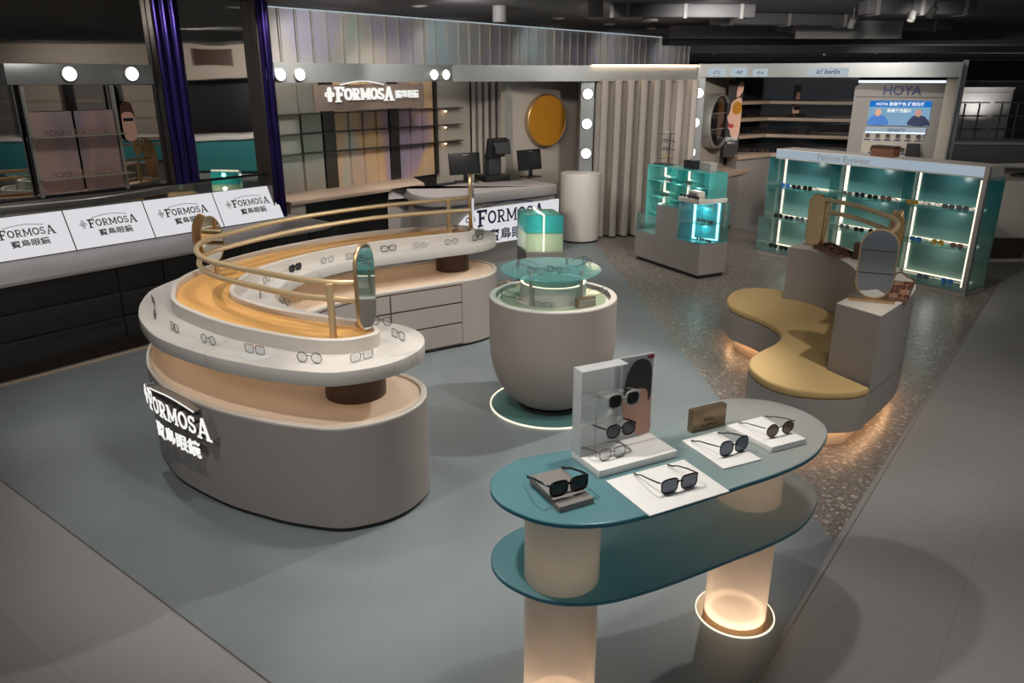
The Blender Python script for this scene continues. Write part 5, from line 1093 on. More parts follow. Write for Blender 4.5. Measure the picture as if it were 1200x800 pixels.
table_glasses((777, 580), (814, 570), TZ + .005, 'dark square sunglasses with blue-grey lenses on the large white card', 'square', 'frame_black', 'lens_blue', .0022, 1.12)
quad_block([(848, 548.8), (892.5, 537.5), (840, 505), (798.7, 515.5)], TZ + .006, .006, 'card_white', 'white_card', 'smaller white card in front of the brown lettered block', 'card')
table_glasses((846, 535.5), (873, 527), TZ + .007, 'black cat-eye sunglasses with blue-grey lenses on the smaller white card', 'cat', 'frame_black', 'lens_blue', .0022, 1.18)
quad_block([(904.7, 524), (945, 513.7), (892.5, 487.5), (851.6, 498)], TZ + .024, .024, 'card_white', 'white_block', 'thick white display block at the right end of the table', 'block')
table_glasses((899, 513.5), (928, 506.5), TZ + .025, 'dark round sunglasses with brown lenses on the thick white block', 'round', 'frame_black', 'lens_brown', .0018, 1.12)
# bronze lettered block
a, b = at(810.7, 507.7, TZ), at(849.7, 498, TZ); d = (b - a).normalized(); n = Vector((-d.y, d.x, 0)); bh = hat(482, a) - TZ; W_ = (b - a).length
e = thing('brand_block', 'brown metal block with engraved lettering standing at the rear of the table', 'block', (a + b) / 2, math.atan2(d.y, d.x)); fm = frame_of(a, d)
MB().box((0, 0, 0), (W_, .032, bh), fm, .002).build('block_body', 'bronze', e); lf_ = fm @ Matrix.Rotation(math.pi / 2, 4, 'X')
vs, fs = small_print(5, .055, .014, 8); MB().add(vs, fs, lf_ @ Matrix.Translation((W_ / 2, bh * .42, .0008))).build('engraved_text', 'bronze_dark', e, 0); vs, fs = small_print(9, .085, .012, 9); MB().add(vs, fs, lf_ @ Matrix.Translation((W_ / 2, bh * .17, .0008))).build('engraved_text', 'bronze_dark', e, 0)
# acrylic stand
rz_ = TZ + .03
RP = [at(x, y, rz_) for x, y in ((702.5, 552), (793.8, 527.5), (760, 506), (669.6, 527.5))]
cR = sum(RP, Vector()) / 4; st = thing('eyewear_stand', 'clear acrylic eyewear stand with a portrait poster on a white base', 'stand', (cR.x, cR.y, TZ), math.atan2((RP[1] - RP[0]).y, (RP[1] - RP[0]).x))
MB().prism([tuple(p.xy) for p in RP], TZ, rz_, bev=.002).build('base', 'card_white', st)
Lc, Bc = RP[3], RP[2]; pd_ = (Bc - Lc); PW = pd_.length; pd_.normalize(); pn = Vector((pd_.y, -pd_.x, 0)); 
ph_ = hat(430, Lc) - rz_; fm = frame_of((Lc.x, Lc.y, rz_), pd_, pn)   # x along, y up, z to the front
def sbx(x0, x1, y0, y1, z0, z1, mat, nm): return MB().box((x0, y0, z0), (x1, y1, z1), fm).build(nm, mat, st, 0)
sbx(0, PW, 0, ph_, 0, .004, 'acrylic_frost', 'back_sheet'); sbx(0, .003, 0, ph_, .004, .06, 'acrylic_frost', 'side_sheet'); sbx(0, PW * .56, ph_ - .003, ph_, .004, .06, 'acrylic_frost', 'top_sheet'); sbx(PW * .55, PW * .556, 0, ph_, .004, .03, 'acrylic', 'divider')
for f in (.33, .66): sbx(0, PW * .55, ph_ * f, ph_ * f + .003, .004, .05, 'acrylic', 'shelf')
sbx(PW * .5, PW, .004, ph_, -.003, -.0005, 'poster_white', 'poster'); sbx(0, PW, -.0, .004, .06, .064, 'acrylic', 'front_lip')
pp = lambda u, v: (PW * u, ph_ * v)
for pts, mt, zz in (([(.61, .42), (.66, .58), (.8, .62), (.98, .6), (.985, .05), (.82, .04), (.72, .18), (.64, .28)], 'skin', .0), ([(.63, .54), (.66, .78), (.75, .93), (.87, .95), (.96, .88), (.985, .7), (.985, .5), (.95, .42), (.93, .56), (.8, .6), (.7, .56)], 'hair', .0006), ([(.7, .46), (.75, .43), (.79, .45), (.75, .48)], 'lip', .0007), ([(.86, .12), (.99, .2), (.99, .02), (.8, .02)], 'skin', .0007), ([(.9, .97), (.995, .985), (.995, .94), (.93, .945)], 'lip', .0009)):
    MB().prism(smooth_closed([pp(*q) for q in pts], 3), .0045 + zz, .0049 + zz, fm).build('portrait_print', mt, st, 0)
def stand_glasses(l, r, label, style, fm_, lm, th, dz=.05):
    u0, u1 = [], []
    o = Vector((0, 0, CAM_H)); P0 = Vector((Lc.x, Lc.y, 0)) + pn * dz
    def hit(x, y): dr = ray(x, y); return o + dr * ((P0 - o).dot(pn) / dr.dot(pn))
    a, b = hit(*l), hit(*r); m = Vector((0, 0, 0)); c = (a + b) / 2; w = (b - a).length / .122; print('stand glasses', round(w, 2))
    glasses(frame_of(c, pd_) @ SC(w) if False else frame_of(c + pn * .05, flat(b - a)) @ SC(min(1.15, w)), label, style, fm_, lm, th, 'sunglasses on the acrylic stand', 'sunglasses', 'sunglasses')
stand_glasses((703, 475), (741, 468), 'clear-framed sunglasses on the top tier of the acrylic stand', 'pilot', 'frame_clear', 'lens_dark', .0035)
stand_glasses((702.5, 508), (735, 503), 'black sunglasses on the middle tier of the acrylic stand', 'pilot', 'frame_black', 'lens_dark', .003)
a, b = at(703, 541, rz_), at(732, 534, rz_); glasses(frame_of((a + b) / 2, b - a) @ SC((b - a).length / .122 * 1.05), 'thin-rimmed clear eyeglasses on the white base of the acrylic stand', 'pilot', 'frame_brown', 'lens_clear', .0016, None, 'eyeglasses')
for f, nm in ((.62, 'upper'), (.3, 'middle')): sbx(PW * .2, PW * .205, 0, ph_ * (f + .1), .05, .055, 'acrylic', 'support_rod')

# --- round pedestal
def ped_glasses(x, y, z, label, turn, fm, style='round', lm='lens_clear', th=.0018):
    p = at(x, y, z + .001); r = (p - PC); a = math.atan2(r.y, r.x); glasses(xf((p.x, p.y, z + .001), a + math.pi / 2 + turn), label, style, fm, lm, th, 'eyeglasses on the round pedestal')
ped_glasses(607, 312, gt, 'thin dark eyeglasses at the left side of the pedestal glass disc', 0, 'frame_brown')
ped_glasses(628, 321, gt, 'dark eyeglasses near the front middle of the pedestal glass disc', .3, 'frame_green', 'square')
ped_glasses(650, 320, gt, 'black eyeglasses at the centre of the pedestal glass disc', -.5, 'frame_black')
ped_glasses(688, 309, gt, 'black eyeglasses at the right side of the pedestal glass disc', 0, 'frame_black', 'square')
ped_glasses(587, 337, PZ - .028, 'wire eyeglasses at the rear left in the pedestal recess', 0, 'frame_gold')
ped_glasses(588, 349, PZ - .028, 'dark wire eyeglasses at the front left in the pedestal recess', 0, 'frame_black')
ped_glasses(636, 361, PZ - .028, 'green-grey eyeglasses at the front edge of the pedestal recess', 0, 'frame_green', 'square')
ped_glasses(709, 345, PZ - .028, 'dark folded eyeglasses on the right rim of the pedestal', 0, 'frame_black')
a, b = at(677.5, 361.5, PZ - .02), at(698, 358, PZ - .02); d = (b - a).normalized(); fm = frame_of(a, d); e = thing('brand_block', 'small bronze block on the rim of the round pedestal', 'block', (a + b) / 2, math.atan2(d.y, d.x)); W_ = (b - a).length
MB().box((0, -.0, 0), (W_, .045, .065), fm, .003).build('block_body', 'bronze', e); MB().box((.006, -.001, .008), (W_ - .006, .001, .056), fm).build('face_plate', 'steel', e, 0)

# --- long teal unit
G = 'eyeglasses on the long teal unit'
rows_ = [(2, 'top', [(.09, 'frame_blue'), (.15, 'frame_black'), (.21, 'frame_black'), (.41, 'frame_green'), (.47, 'frame_black'), (.53, 'frame_black'), (.59, 'frame_brown'), (.705, 'frame_gold'), (.775, 'frame_clear'), (.85, 'frame_green'), (.905, 'frame_green')]),
         (1, 'middle', [(.07, 'frame_black'), (.13, 'frame_black'), (.19, 'frame_green'), (.25, 'frame_black'), (.42, 'frame_green'), (.49, 'frame_black'), (.56, 'frame_black'), (.745, 'frame_blue'), (.835, 'frame_gold'), (.91, 'frame_brown')]),
         (0, 'bottom', [(.06, 'frame_black'), (.12, 'frame_black'), (.19, 'frame_black'), (.80, 'frame_green'), (.90, 'frame_blue')])]
lcol = {'frame_black': 'lens_dark', 'frame_blue': 'frame_blue', 'frame_gold': 'frame_gold', 'frame_green': 'lens_grey', 'frame_brown': 'lens_brown', 'frame_clear': 'lens_clear'}
cname = {'frame_black': 'black', 'frame_blue': 'blue', 'frame_gold': 'golden yellow', 'frame_green': 'dark green', 'frame_brown': 'brown', 'frame_clear': 'clear'}
for si, nm, lst in rows_:
    for k, (fx, fmn) in enumerate(lst):
        p = gpt(GW * fx, .15, (shz[si] + .006) if si else .078); mini(frame_of(p, gd) @ SC(1.08), '%s sunglasses, %s from the left on the %s shelf of the teal unit' % (cname[fmn], ORD[k], nm), fmn, lcol[fmn], 'square' if k % 2 else 'pilot', G, .004)
# --- stepped showcase
for r_, z in ((0, TCUBE[2] + .01), (1, TCUBE[3] + .005)):
    for k in range(4):
        p = TM @ Vector((TCUBE[0] + .08 + k * .11, .14, z)); mini(frame_of(p, td) @ SC(.75), 'dark sunglasses, %s from the left on the %s of the cyan glass cube' % (ORD[k], 'floor' if r_ == 0 else 'shelf'), 'frame_black', 'lens_dark', 'square', 'sunglasses in the cyan cube', .004)
for k, (q, ri) in enumerate(((.2, 0), (.42, 0), (.2, 1), (.25, 2), (.55, 2), (.75, 2), (.55, 1), (.3, 3), (.62, 3))):
    if ri == 1 and q > .4: continue
    p = TM @ Vector((TGRID[1] * q, TSY + .07, TROWS[ri] + .008)); lev = ('lowest', 'second', 'third', 'top')[ri]
    mini(frame_of(p, td) @ SC(.9), 'small dark eyeglasses, %s position on the %s level of the tall teal grid' % (ORD[int(q * 8)], lev), 'frame_black', 'lens_grey', 'square', 'eyeglasses in the tall teal grid', .0035)
for k in range(3):
    p = TM @ Vector((TCUBE[0] + .06 + k * .12, .005, zCt + .051)); mini(frame_of(p, td) @ SC(.85), 'dark eyeglasses, %s from the left on the lid of the cyan cube' % ORD[k], 'frame_black', 'lens_dark', 'round', 'eyeglasses on the cyan cube lid', .004)
p = TM @ Vector((TCUBE[0] + .22, .07, zCt + .05)); e = thing('small_box', 'small pale box on the lid of the cyan cube', 'box', p, math.atan2(td.y, td.x)); MB().box((-.09, -.05, 0), (.09, .05, .09), e.matrix_basis, .004).build('box_body', 'warm_white', e); MB().box((-.07, -.052, .02), (.07, -.05, .07), e.matrix_basis).build('printed_panel', 'grey_box', e, 0)
# wire tower on the tall showcase
p0 = TM @ Vector((TGRID[0] + .15, (TSY + dpt) / 2, zTop + .005)); e = thing('eyewear_tower', 'thin dark wire eyewear tower on top of the tall teal showcase', 'stand', p0, math.atan2(td.y, td.x)); th_ = .42
MB().box((-.13, -.07, 0), (.13, .07, .012), e.matrix_basis, .003).build('base_plate', 'black', e); MB().tube([p0 + Vector((.06, 0, 0)), p0 + Vector((.06, 0, th_))], .006, 8).build('pole', 'black', e)
for k in range(4):
    z = .08 + k * .1; MB().tube([p0 + Vector((-.1, -.03, z)), p0 + Vector((.14, .0, z))], .004, 6).build('arm', 'steel_dark', e)
    q = p0 + td * -.01 + Vector((0, -.06, z)); mini(frame_of(q, td) @ SC(.85), 'tiny wire eyeglasses on the %s arm of the wire tower' % ('lowest', 'second', 'third', 'top')[k], ('frame_gold', 'frame_black', 'frame_black', 'frame_clear')[k], 'lens_clear', 'round', 'eyeglasses on the wire tower', .003)
for fx, lb, mt in ((.58, 'dark box on top of the tall teal showcase, left of the grey one', 'black'), (.84, 'grey box on top of the tall teal showcase, right of the dark one', 'grey_box')):
    p = TM @ Vector((TGRID[1] * fx, (TSY + dpt) / 2, zTop + .005)); e = thing('small_box', lb, 'box', p, math.atan2(td.y, td.x)); MB().box((-.09, -.05, 0), (.09, .05, .1), e.matrix_basis, .004).build('box_body', mt, e); MB().box((-.092, -.052, .075), (.092, .052, .102), e.matrix_basis, .003).build('box_lid', mt, e)
# --- cube showcase behind the pedestal
for k, (u, v, z) in enumerate(((.25, .3, cz0 + .004), (.7, .25, cz0 + .004), (.3, .3, zm + .005), (.75, .3, zm + .005))):
    p = A0 + (A1 - A0) * u + D_ * v; mini(xf((p.x, p.y, z)) @ SC(.8), 'dark eyeglasses on the %s %s of the small teal cube showcase' % ('left' if u < .5 else 'right', 'floor' if k < 2 else 'shelf'), 'frame_green', 'lens_grey', 'round', 'eyeglasses in the cube showcase', .003)
# --- bench counter trays
def tray(px, label, h, rim_mat, fel, nx, ny, g, grp, cols, handle=False):
    P = [at(x, y, ZBK + .001) for x, y in px]; c = sum(P, Vector()) / 4; e = thing('eyewear_tray', label, 'tray', c, math.atan2((P[1] - P[0]).y, (P[1] - P[0]).x)); poly = [tuple(p.xy) for p in P]
    MB().prism(poly, ZBK + .001, ZBK + .012).build('tray_bottom', fel, e); rim(poly, .01, ZBK + .001, ZBK + h).build('tray_rim', rim_mat, e)
    xd = (P[1] - P[0]).normalized(); s = min((P[1] - P[0]).length / nx / .15, (P[3] - P[0]).length / ny / .09) ; k = 0
    for j in range(ny):
        for i in range(nx):
            u, v = (i + .5) / nx, (j + .5) / ny; q = (P[0] * (1 - u) + P[1] * u) * (1 - v) + (P[3] * (1 - u) + P[2] * u) * v; c_ = cols[k % len(cols)]; k += 1
            mini(frame_of((q.x, q.y, ZBK + .014), xd) @ Matrix.Translation((0, -.02, 0)) @ SC(max(.55, min(1, s))), g % (ORD[i], ORD[j]), c_, lcol.get(c_, 'lens_brown'), 'square' if k % 2 else 'round', grp, .004)
    if handle:
        a, b = P[3], P[2]; m_ = [a + Vector((0, 0, h)), a.lerp(b, .1) + Vector((0, 0, h + .05)), a.lerp(b, .35) + Vector((0, 0, h + .06)), a.lerp(b, .65) + Vector((0, 0, h + .03)), a.lerp(b, .85) + Vector((0, 0, h + .02)), b + Vector((0, 0, h))]; MB().tube(smooth_open(m_, 4), .006, 6).build('handle', 'tray_wood', e)
tray([(952, 291.5), (983.7, 303.5), (1003.4, 300.5), (974.4, 287.5)], 'dark wooden tray filled with eyeglasses at the rear of the bench counter', .03, 'tray_wood', 'cream', 5, 4, 'small brown eyeglasses in the rear bench tray, %s column, %s row from front', 'eyeglasses in the rear bench tray', ('frame_brown', 'frame_black', 'frame_red'))
tray([(1037, 351), (1063, 354.5), (1071.5, 334), (1046, 332)], 'orange felt tray of eyeglasses beside the capsule mirror on the bench counter', .025, 'tray_wood', 'tray_felt', 2, 4, 'pale pink eyeglasses in the orange felt tray, %s column, %s row from front', 'eyeglasses in the orange felt tray', ('frame_clear', 'frame_red', 'frame_brown'), True)
p = at(1006, 303, ZBK); e = thing('small_box', 'small dark brown box between the rear bench tray and the capsule mirror', 'box', p, -.6); MB().box((-.04, -.05, 0), (.04, .05, .13), e.matrix_basis, .004).build('box_body', 'brown', e); MB().box((-.042, -.052, .1), (.042, .052, .132), e.matrix_basis, .003).build('box_lid', 'brown', e)
# --- wall shelving
wl_ = ('top', 'second', 'third', 'bottom')
for i, xs in ((1, (884, 936, 944)), (2, (885, 895, 930, 938, 958, 966)), (3, (876, 884, 893, 903, 915, 925, 934, 942))):
    for k, x in enumerate(xs):
        q = far(x, S[1].y + .12 - (.35 if i == 3 else 0)); mini(xf((q.x, q.y, SHZ[i] + .002), .1) @ SC(1.1), 'small dark eyewear, %s from the left on the %s pale wood shelf' % (ORD[k], wl_[i]), 'frame_brown' if k % 2 else 'frame_black', 'lens_dark', 'square', 'eyewear on the pale wood shelves', .005)
q = far(938, S[1].y + .2); e = thing('photo_card', 'small pink portrait card on the second pale wood shelf', 'card', (q.x, q.y, SHZ[1])); MB().box((-.07, -.005, 0), (.07, .005, .22), e.matrix_basis).build('card_board', 'skin', e, 0); MB().box((-.05, -.007, .11), (.05, -.005, .15), e.matrix_basis).build('sunglass_print', 'frame_black', e, 0)
q = far(938, S[1].y + .2); e = thing('photo_card', 'dark portrait card on the top pale wood shelf', 'card', (q.x, q.y, SHZ[0])); MB().box((-.08, -.005, 0), (.08, .005, .24), e.matrix_basis).build('card_board', 'poster_dark', e, 0); MB().box((-.03, -.007, .02), (.03, -.005, .13), e.matrix_basis).build('face_print', 'skin', e, 0)
q = far(990, S[1].y + .1); e = thing('glass_cabinet', 'small teal lit glass box at the right end of the shelving', 'cabinet', (q.x, q.y, SHZ[3])); MB().box((-.2, -.1, 0), (.3, .1, .26), e.matrix_basis).build('glass_body', 'teal_back', e, 0); MB().box((.02, -.11, .02), (.04, -.1, .24), e.matrix_basis).build('led_strip', 'led_warm', e, 0); MB().box((-.2, -.11, .11), (.3, -.1, .13), e.matrix_basis).build('shelf', 'teal_pane', e, 0)
# --- display rack minis
for j, z in enumerate(RACKZ):
    for k in range(3):
        q = NL(RK + .07, RACKL[0] + (RACKL[1] - RACKL[0]) * (.25 + .25 * k), z + .001); mini(frame_of(q, LD), 'fine wire eyeglasses, %s from the left on the %s shelf of the metal rack' % (ORD[k], 'upper' if j == 0 else 'lower'), 'frame_gold' if k else 'frame_red', 'lens_clear', 'round', 'eyeglasses on the metal rack', .0025)
q = onplane(150, 142, MW + .05); e = thing('photo_card', 'small portrait card with sunglasses pinned to the smoky mirror', 'card', q); fm = frame_of(q, LD, ND); MB().prism(smooth_closed([(-.05, -.16), (.06, -.16), (.06, 0), (.05, .1), (0, .14), (-.05, .1)], 3), 0, .004, fm).build('face_print', 'skin', e, 0); MB().box((-.045, .0, .004), (.05, .03, .006), fm).build('sunglass_print', 'frame_black', e, 0); MB().prism(smooth_closed([(-.07, .04), (-.04, .08), (.04, .08), (.07, .02), (.05, .15), (0, .18), (-.05, .15)], 3), .004, .006, fm).build('hair_print', 'frame_brown', e, 0)

# --- reception equipment
def monitor(px, py, w, h, label, yaw, gap=.1):
    p = at(px, py, RZ); e = thing('monitor', label, 'monitor', p, yaw); Mx = e.matrix_basis @ Matrix.Rotation(-.14, 4, 'X')
    MB().box((-w / 2, -.02, gap), (w / 2, .012, gap + h), Mx, .006).build('screen_back', 'black', e); MB().box((-w / 2 + .01, .012, gap + .012), (w / 2 - .01, .014, gap + h - .012), Mx).build('screen', 'black_gloss', e, 0)
    MB().box((-.03, -.005, .015), (.03, .02, gap + .08), e.matrix_basis, .005).build('neck', 'black', e); MB().box((-.14, -.09, 0), (.14, .1, .016), e.matrix_basis, .005).build('foot', 'black', e); MB().box((-.03, -.0215, gap + h - .035), (.05, -.02, gap + h - .025), Mx).build('maker_mark', 'store_pale', e, 0)
yaw = math.atan2(rd.y, rd.x)
monitor(546, 213, .47, .29, 'left black monitor seen from behind on the reception counter', yaw - .15)
monitor(622, 207.5, .46, .29, 'right black monitor seen from behind on the reception counter', yaw + .1)
p = at(522, 216.5, RZ); e = thing('keyboard', 'flat black keyboard left of the left monitor', 'keyboard', p, yaw + .2); MB().box((-.17, -.06, 0), (.17, .06, .018), e.matrix_basis, .004).build('key_tray', 'black', e); MB().box((-.155, -.048, .018), (.155, .048, .024), e.matrix_basis, .002).build('keys', 'charcoal', e)
p = at(577, 211, RZ); e = thing('pos_terminal', 'black cash register terminal with small tilted screens between the monitors', 'cash register', p, yaw - .1); B_ = e.matrix_basis
MB().box((-.2, -.16, 0), (.2, .16, .08), B_, .008).build('base', 'black', e); MB().box((-.1, -.08, .08), (.1, .06, .36), B_, .01).build('column', 'charcoal', e)
MB().box((-.16, -.03, .34), (.14, .02, .6), B_ @ Matrix.Rotation(.25, 4, 'X'), .01).build('main_screen', 'black', e); MB().box((-.13, -.012, -.1), (.13, .012, .1), B_ @ Matrix.Translation((.06, -.16, .46)) @ Matrix.Rotation(-.2, 4, 'X'), .008).build('customer_screen', 'black_gloss', e); MB().box((-.12, -.014, -.085), (.12, -.012, .09), B_ @ Matrix.Translation((.06, -.161, .46)) @ Matrix.Rotation(-.2, 4, 'X')).build('screen_glass', 'charcoal', e, 0)

# ================================================================== CEILING FITTINGS
for k, (x, y, kind, lb) in enumerate(((490.6, 6.5, 'flat', 'recessed ceiling downlight above the left part of the iridescent wall'), (655, 21, 'flat', 'recessed ceiling downlight between the first two hanging cylinder lamps'), (714, 28, 'flat', 'recessed ceiling downlight in the middle of the dark soffit'), (763.6, 33, 'flat', 'recessed ceiling downlight nearest the end of the iridescent wall'), (586, 7, 'cyl', 'dark cylinder ceiling lamp, leftmost of the three'), (698, 1, 'cyl', 'dark cylinder ceiling lamp, middle one of the three'), (763, 6, 'cyl', 'dark cylinder ceiling lamp, rightmost of the three'))):
    p = at(x, y, CEIL); e = thing('ceiling_lamp', lb, 'lamp', p, 0, 'downlights' if kind == 'flat' else 'cylinder lamps')
    if kind == 'flat': MB().lathe([(.1, .0), (.1, -.012), (.075, -.012), (.075, -.002)], 24, xf(p)).build('trim_ring', 'store_pale', e); MB().lathe([(0, -.003), (.075, -.003)], 24, xf(p)).build('diffuser', 'track_light', e, 0)
    else: MB().lathe([(0, 0), (.085, 0), (.085, -.17), (.07, -.17), (.07, -.15)], 28, xf(p)).build('housing', 'store_grey', e); MB().lathe([(0, -.152), (.07, -.152)], 28, xf(p)).build('diffuser', 'track_light', e, 0)
# dark beams, ducts and rails of the neighbouring ceiling
rnd = random.Random(11)
bm_ = MB(); 
for i in range(9):
    Y = 13 + i * 2.1; z = 3.06 - rnd.uniform(.1, .3); x0 = 2.5 + i * .4; struct(MB().box((x0, Y, z), (24, Y + rnd.uniform(.3, .8), 3.07)).build('ceiling_beam', rnd.choice(['ceiling_black', 'store_dark', 'ceiling_black']), None, 0))
for i, (x, y, L_) in enumerate(((800, 12, 1.6), (920, 22, 2.0), (1010, 30, 2.4), (1075, 8, 1.2), (1140, 45, 2.2))):
    p = at(x, y, 3.0) if y < 70 else far(x, 20); e = thing('duct', 'dark ceiling duct, %s of those above the right wing' % ORD[i], 'duct', (p.x, p.y, 2.86), rnd.uniform(-.4, .4), 'dark ceiling ducts')
    MB().box((-L_ / 2, -.1, .06), (L_ / 2, .1, .2), e.matrix_basis, .02).build('duct_body', 'store_dark', e); 
    for s_ in (-.4, 0, .4): MB().box((L_ * s_ - .02, -.11, .05), (L_ * s_ + .02, .11, .205), e.matrix_basis).build('flange', 'store_grey', e, 0)
for i, (x, y) in enumerate(((838, 60), (968, 60), (1000, 22), (1096, 8), (1025, 58), (1070, 14))):
    p = at(x, min(y, 76), CEIL - .12); e = thing('track_spot', 'small ceiling spot lamp, %s above the right wing' % ORD[i], 'lamp', p, rnd.random() * 6, 'small spots above the right wing')
    MB().tube([p + Vector((0, 0, .12)), p], .012, 6).build('stem', 'store_dark', e); MB().lathe([(0, 0), (.035, 0), (.04, -.1), (.034, -.1), (.034, -.09)], 16, e.matrix_basis @ Matrix.Rotation(.5, 4, 'X')).build('head', 'store_grey', e); MB().lathe([(0, -.092), (.034, -.092)], 16, e.matrix_basis @ Matrix.Rotation(.5, 4, 'X')).build('lens', 'track_light', e, 0)
p = at(995, 33, 2.95); e = thing('hanging_sign', 'pale unlit sign board hanging from the dark ceiling', 'sign', p); 
MB().box((-.75, -.02, -.14), (.75, .02, .1), e.matrix_basis).build('board', 'store_pale', e, 0); MB().box((-.7, -.022, -.1), (.7, -.02, .06), e.matrix_basis).build('face', 'store_grey', e, 0)
for s_ in (-.6, .6): MB().tube([p + Vector((s_, 0, .1)), p + Vector((s_, 0, .14))], .01, 6).build('hanger', 'store_dark', e)

# ================================================================== LIGHT
wld = bpy.data.worlds.new('world'); scn.world = wld; wld.use_nodes = True; bg = wld.node_tree.nodes['Background']; bg.inputs[0].default_value = (.82, .9, 1, 1); bg.inputs[1].default_value = .55
def spot(name, p, tgt, W, ang=75, size=.05, col=(1, .965, .92), blend=.6):
    l = bpy.data.lights.new(name, 'SPOT'); l.energy = W; l.spot_size = math.radians(ang); l.spot_blend = blend; l.shadow_soft_size = size; l.color = col; o = bpy.data.objects.new(name, l); C.objects.link(o); o.location = p
    d = Vector(tgt) - Vector(p); o.rotation_euler = d.to_track_quat('-Z', 'Y').to_euler(); return o
SP = [((2.6, 6.8, 2.98), (3.2, 12.2, 1.6), 150), ((2.0, 5.9, 3.0), (.0, 5.1, .3), 230), ((-.75, 2.6, 3.0), (.35, 2.25, .9), 85), ((.7, 2.9, 3.0), (.6, 2.3, .9), 50), ((-1.6, 2.6, 3.0), (-1.2, 3.8, .7), 75), ((-.2, 3.0, 3.0), (-.6, 4.0, .9), 55), ((.9, 4.0, 3.0), (.3, 5.2, .6), 70), ((-2.6, 4.8, 3.0), (-2.2, 5.2, .9), 60), ((-1.0, 5.0, 3.0), (-1.0, 6.3, .9), 60),  # first entry is an added spot that brightens the porthole wall
      ((2.6, 3.6, 3.0), (2.2, 5.2, .4), 80), ((1.0, 6.6, 3.0), (1.2, 7.4, .3), 75), ((3.2, 6.4, 3.0), (3.8, 9.0, .6), 80), ((-.6, 8.6, 3.0), (-.3, 10.2, .8), 75), ((1.6, 9.3, 3.0), (1.9, 10.6, .8), 60), ((-3.4, 4.6, 3.0), (-3.6, 6.0, .3), 60), ((3.2, 1.6, 3.0), (3.0, 3.0, 0), 45), ((-2.6, 1.4, 3.0), (-2.2, 2.6, 0), 28), ((4.2, 9.4, 3.0), (4.9, 11.2, 1.4), 60), ((-2.4, 8.4, 3.0), (-2.6, 9.6, 1.6), 55), ((-1.2, 9.4, 3.0), (-1.6, 10.8, 1.6), 50)]
for i, (p, t, w) in enumerate(SP): spot('spot_lamp', p, t, w * LK)
for p, t, W in (((-1.2, 4.2, 3.0), (-1.2, 4.2, 0), 70), ((1.8, 3.6, 3.0), (1.8, 3.6, 0), 60), ((.6, 6.6, 3.0), (.6, 6.8, 0), 30), ((4.2, 5.6, 3.0), (4.4, 6.6, 0), 55), ((0, .4, 3.0), (0, .8, 0), 18)): spot('ceiling_fill', p, t, W * AK * 2, 150, .16, (1, .97, .93), .9)  # added wide fill spots raising the ambient level, no fittings
def bulb(p, w, col=(.95, 1, .95), r=.03):  # added point fill inside the glass cases, helping out the LED strips
    l = bpy.data.lights.new('showcase_fill', 'POINT'); l.energy = w; l.color = col; l.shadow_soft_size = r; o = bpy.data.objects.new('showcase_fill', l); C.objects.link(o); o.location = p
for i in range(3):
    for k in range(3): bulb(gpt(ex[i] + GW / 6, GD * .45, shz[k + 1] - .08), 1.2 * GB)
for q, z in ((.2, .2), (.2, .5), (.5, .75), (.8, .8), (.2, .85)): bulb(TM @ Vector((TGRID[1] * q, dpt * .45, zA + (zTop - zA) * z)), 1.4 * GB)
[bulb(CM @ Vector((cw_ * u_, -.08, z_)), 1.6 * GB, (.7, .97, 1), .02) for u_, z_ in ((.6, zCt - .08), (.6, zmc - .06))]
for z in (zm + .12, cz0 + .1): bulb((A0 + A2) / 2 + Vector((0, -.04, z)), 2.2 * GB, (1, .98, .9))
for p, t, w, ang in (((-.6, 8.4, 2.95), (.3, 11.6, 1.4), 150, 130), ((.9, 9.0, 2.95), (1.2, 11.3, 1.2), 110, 120), ((2.2, 8.6, 2.95), (2.2, 11.4, 1.0), 130, 130), ((2.6, 6.6, 2.95), (3.5, 12.6, 1.5), 190, 60), ((4.2, 8.4, 2.95), (5.2, 10.5, 1.2), 30, 110), ((-1.6, 8.2, 2.95), (-2.2, 10.2, 1.5), 200, 110), ((-2.9, 6.0, 2.95), (-4.6, 8.0, 1.4), 60, 130), ((2.6, 6.6, 2.95), (3.6, 9.0, .8), 90, 110), ((8, 12, 2.4), (8.5, 15, .6), 110, 120), ((8.5, 18, 2.4), (9.5, 21, 1), 140, 130), ((13, 16, 2.4), (15, 19, 1), 120, 130), ((7.4, 3, 2.6), (9.6, 3.6, 1.4), 260, 150), ((7.4, 7.5, 2.6), (9.6, 7.0, 1.4), 300, 150)): spot('back_fill', p, t, w * BK, ang, .12, (1, .96, .92), .8)  # added fill spots brightening the rear walls, far store and aisle
for p, w in (((8, 15.8, 1.3), 70), ((5, 18.5, 1.3), 70), ((12, 20, 1.3), 110), ((3.5, 14.5, 1.6), 14), ((-1, 11.9, 2.5), 12)): spot('up_fill', p, (p[0], p[1] + .8, 3.1), w, 150, .05, (1, .98, .95), .8)  # added upward fill that lightens the dark ceiling, no such lamps there
spot('porthole_fill', (2.4, 6.6, 2.98), (3.15, 12.2, 1.6), 420, 20, .05)  # added narrow fill on the dark porthole wall
spot('slab_spot', (-.45, 3.85, 3.0), (-.72, 3.72, .92), 70 * LK, 26, .04)
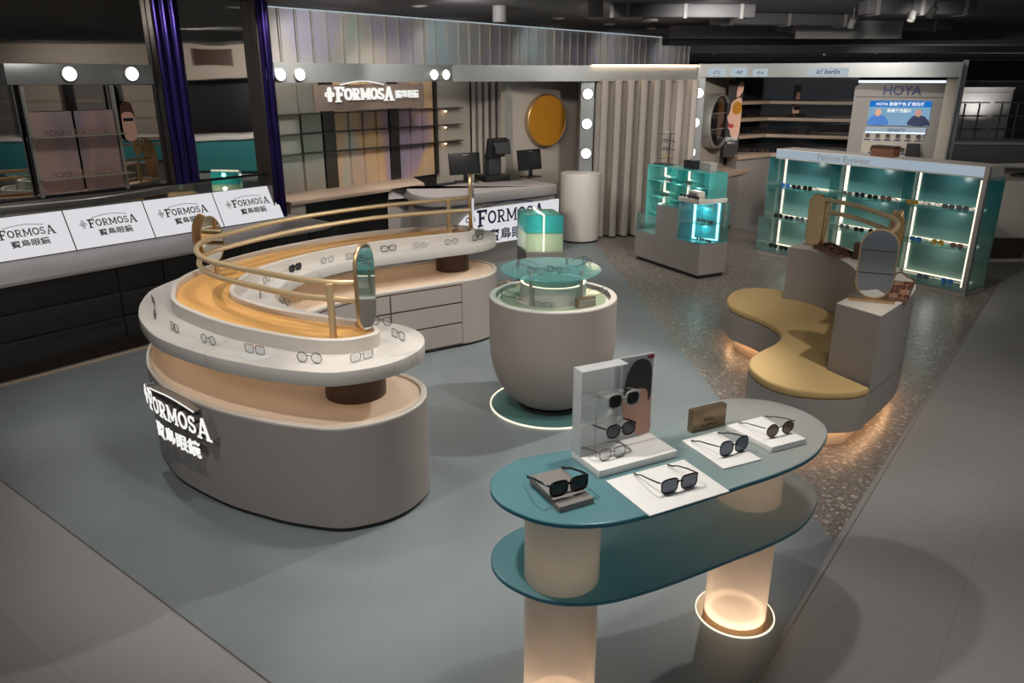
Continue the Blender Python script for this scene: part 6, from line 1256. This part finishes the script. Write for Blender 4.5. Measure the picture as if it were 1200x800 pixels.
# wall wash along the upper iridescent wall
for k in range(5):
    q = NL(HN + .7, 6 + k * 2.2, 2.9); spot('wall_washer', q, NL(HN, 6 + k * 2.2 + .3, 2.5), 8 * LK, 120, .1, (.9, .95, 1))
for i, c_ in enumerate(legs):
    for z, w in ((.08, .95), (ZQ2 + .1, .2)):
        l = bpy.data.lights.new('leg_bulb', 'POINT'); l.energy = w; l.color = (1, .78, .56); l.shadow_soft_size = .05; o = bpy.data.objects.new('leg_bulb', l); C.objects.link(o); o.location = (c_[0], c_[1], z)
scn.cycles.use_denoising = True; scn.cycles.max_bounces = 8; scn.cycles.transparent_max_bounces = 24; scn.cycles.sample_clamp_indirect = 4; scn.cycles.caustics_reflective = False; scn.cycles.caustics_refractive = False

# pieces of a part hang under that part
SUBPARTS = {'portrait_print': ('poster',), 'screen_banner': ('screen',), 'screen_text': ('screen',), 'person_print': ('screen',), 'head_print': ('screen',), 'logo_print': ('light_face', 'sign_lightbox'), 'face_print': ('poster_board', 'card_board'), 'sunglass_print': ('poster_board', 'card_board', 'face_print'), 'hair_print': ('face_print',), 'lip_print': ('poster_board',), 'brand_print': ('poster_board',), 'header_face': ('header_box',), 'header_lettering': ('header_box',), 'brand_letters': ('unit_body',), 'seam_line': ('unit_body',), 'lens_sample': ('sample_board',), 'sample_caption': ('sample_board',), 'name_lettering': ('name_ledge',), 'ledge_light': ('name_ledge',), 'engraved_text': ('block_body',), 'face_plate': ('block_body',), 'mirror_glass': ('frame', 'rim'), 'etched_line': ('frame',), 'maker_mark': ('screen_back',), 'screen': ('screen_back',), 'screen_glass': ('customer_screen',), 'lettering': ('plate',), 'metal_band': ('rim',), 'printed_panel': ('box_body',)}
for root in [o for o in scn.objects if o.parent is None and 'category' in o.keys()]:
    kids = list(root.children); names = {}
    for k in kids: names.setdefault(k.name.split('.')[0], k)
    for k in kids:
        for pn_ in SUBPARTS.get(k.name.split('.')[0], ()):
            if pn_ in names and names[pn_] is not k and not k.children: k.parent = names[pn_]; break
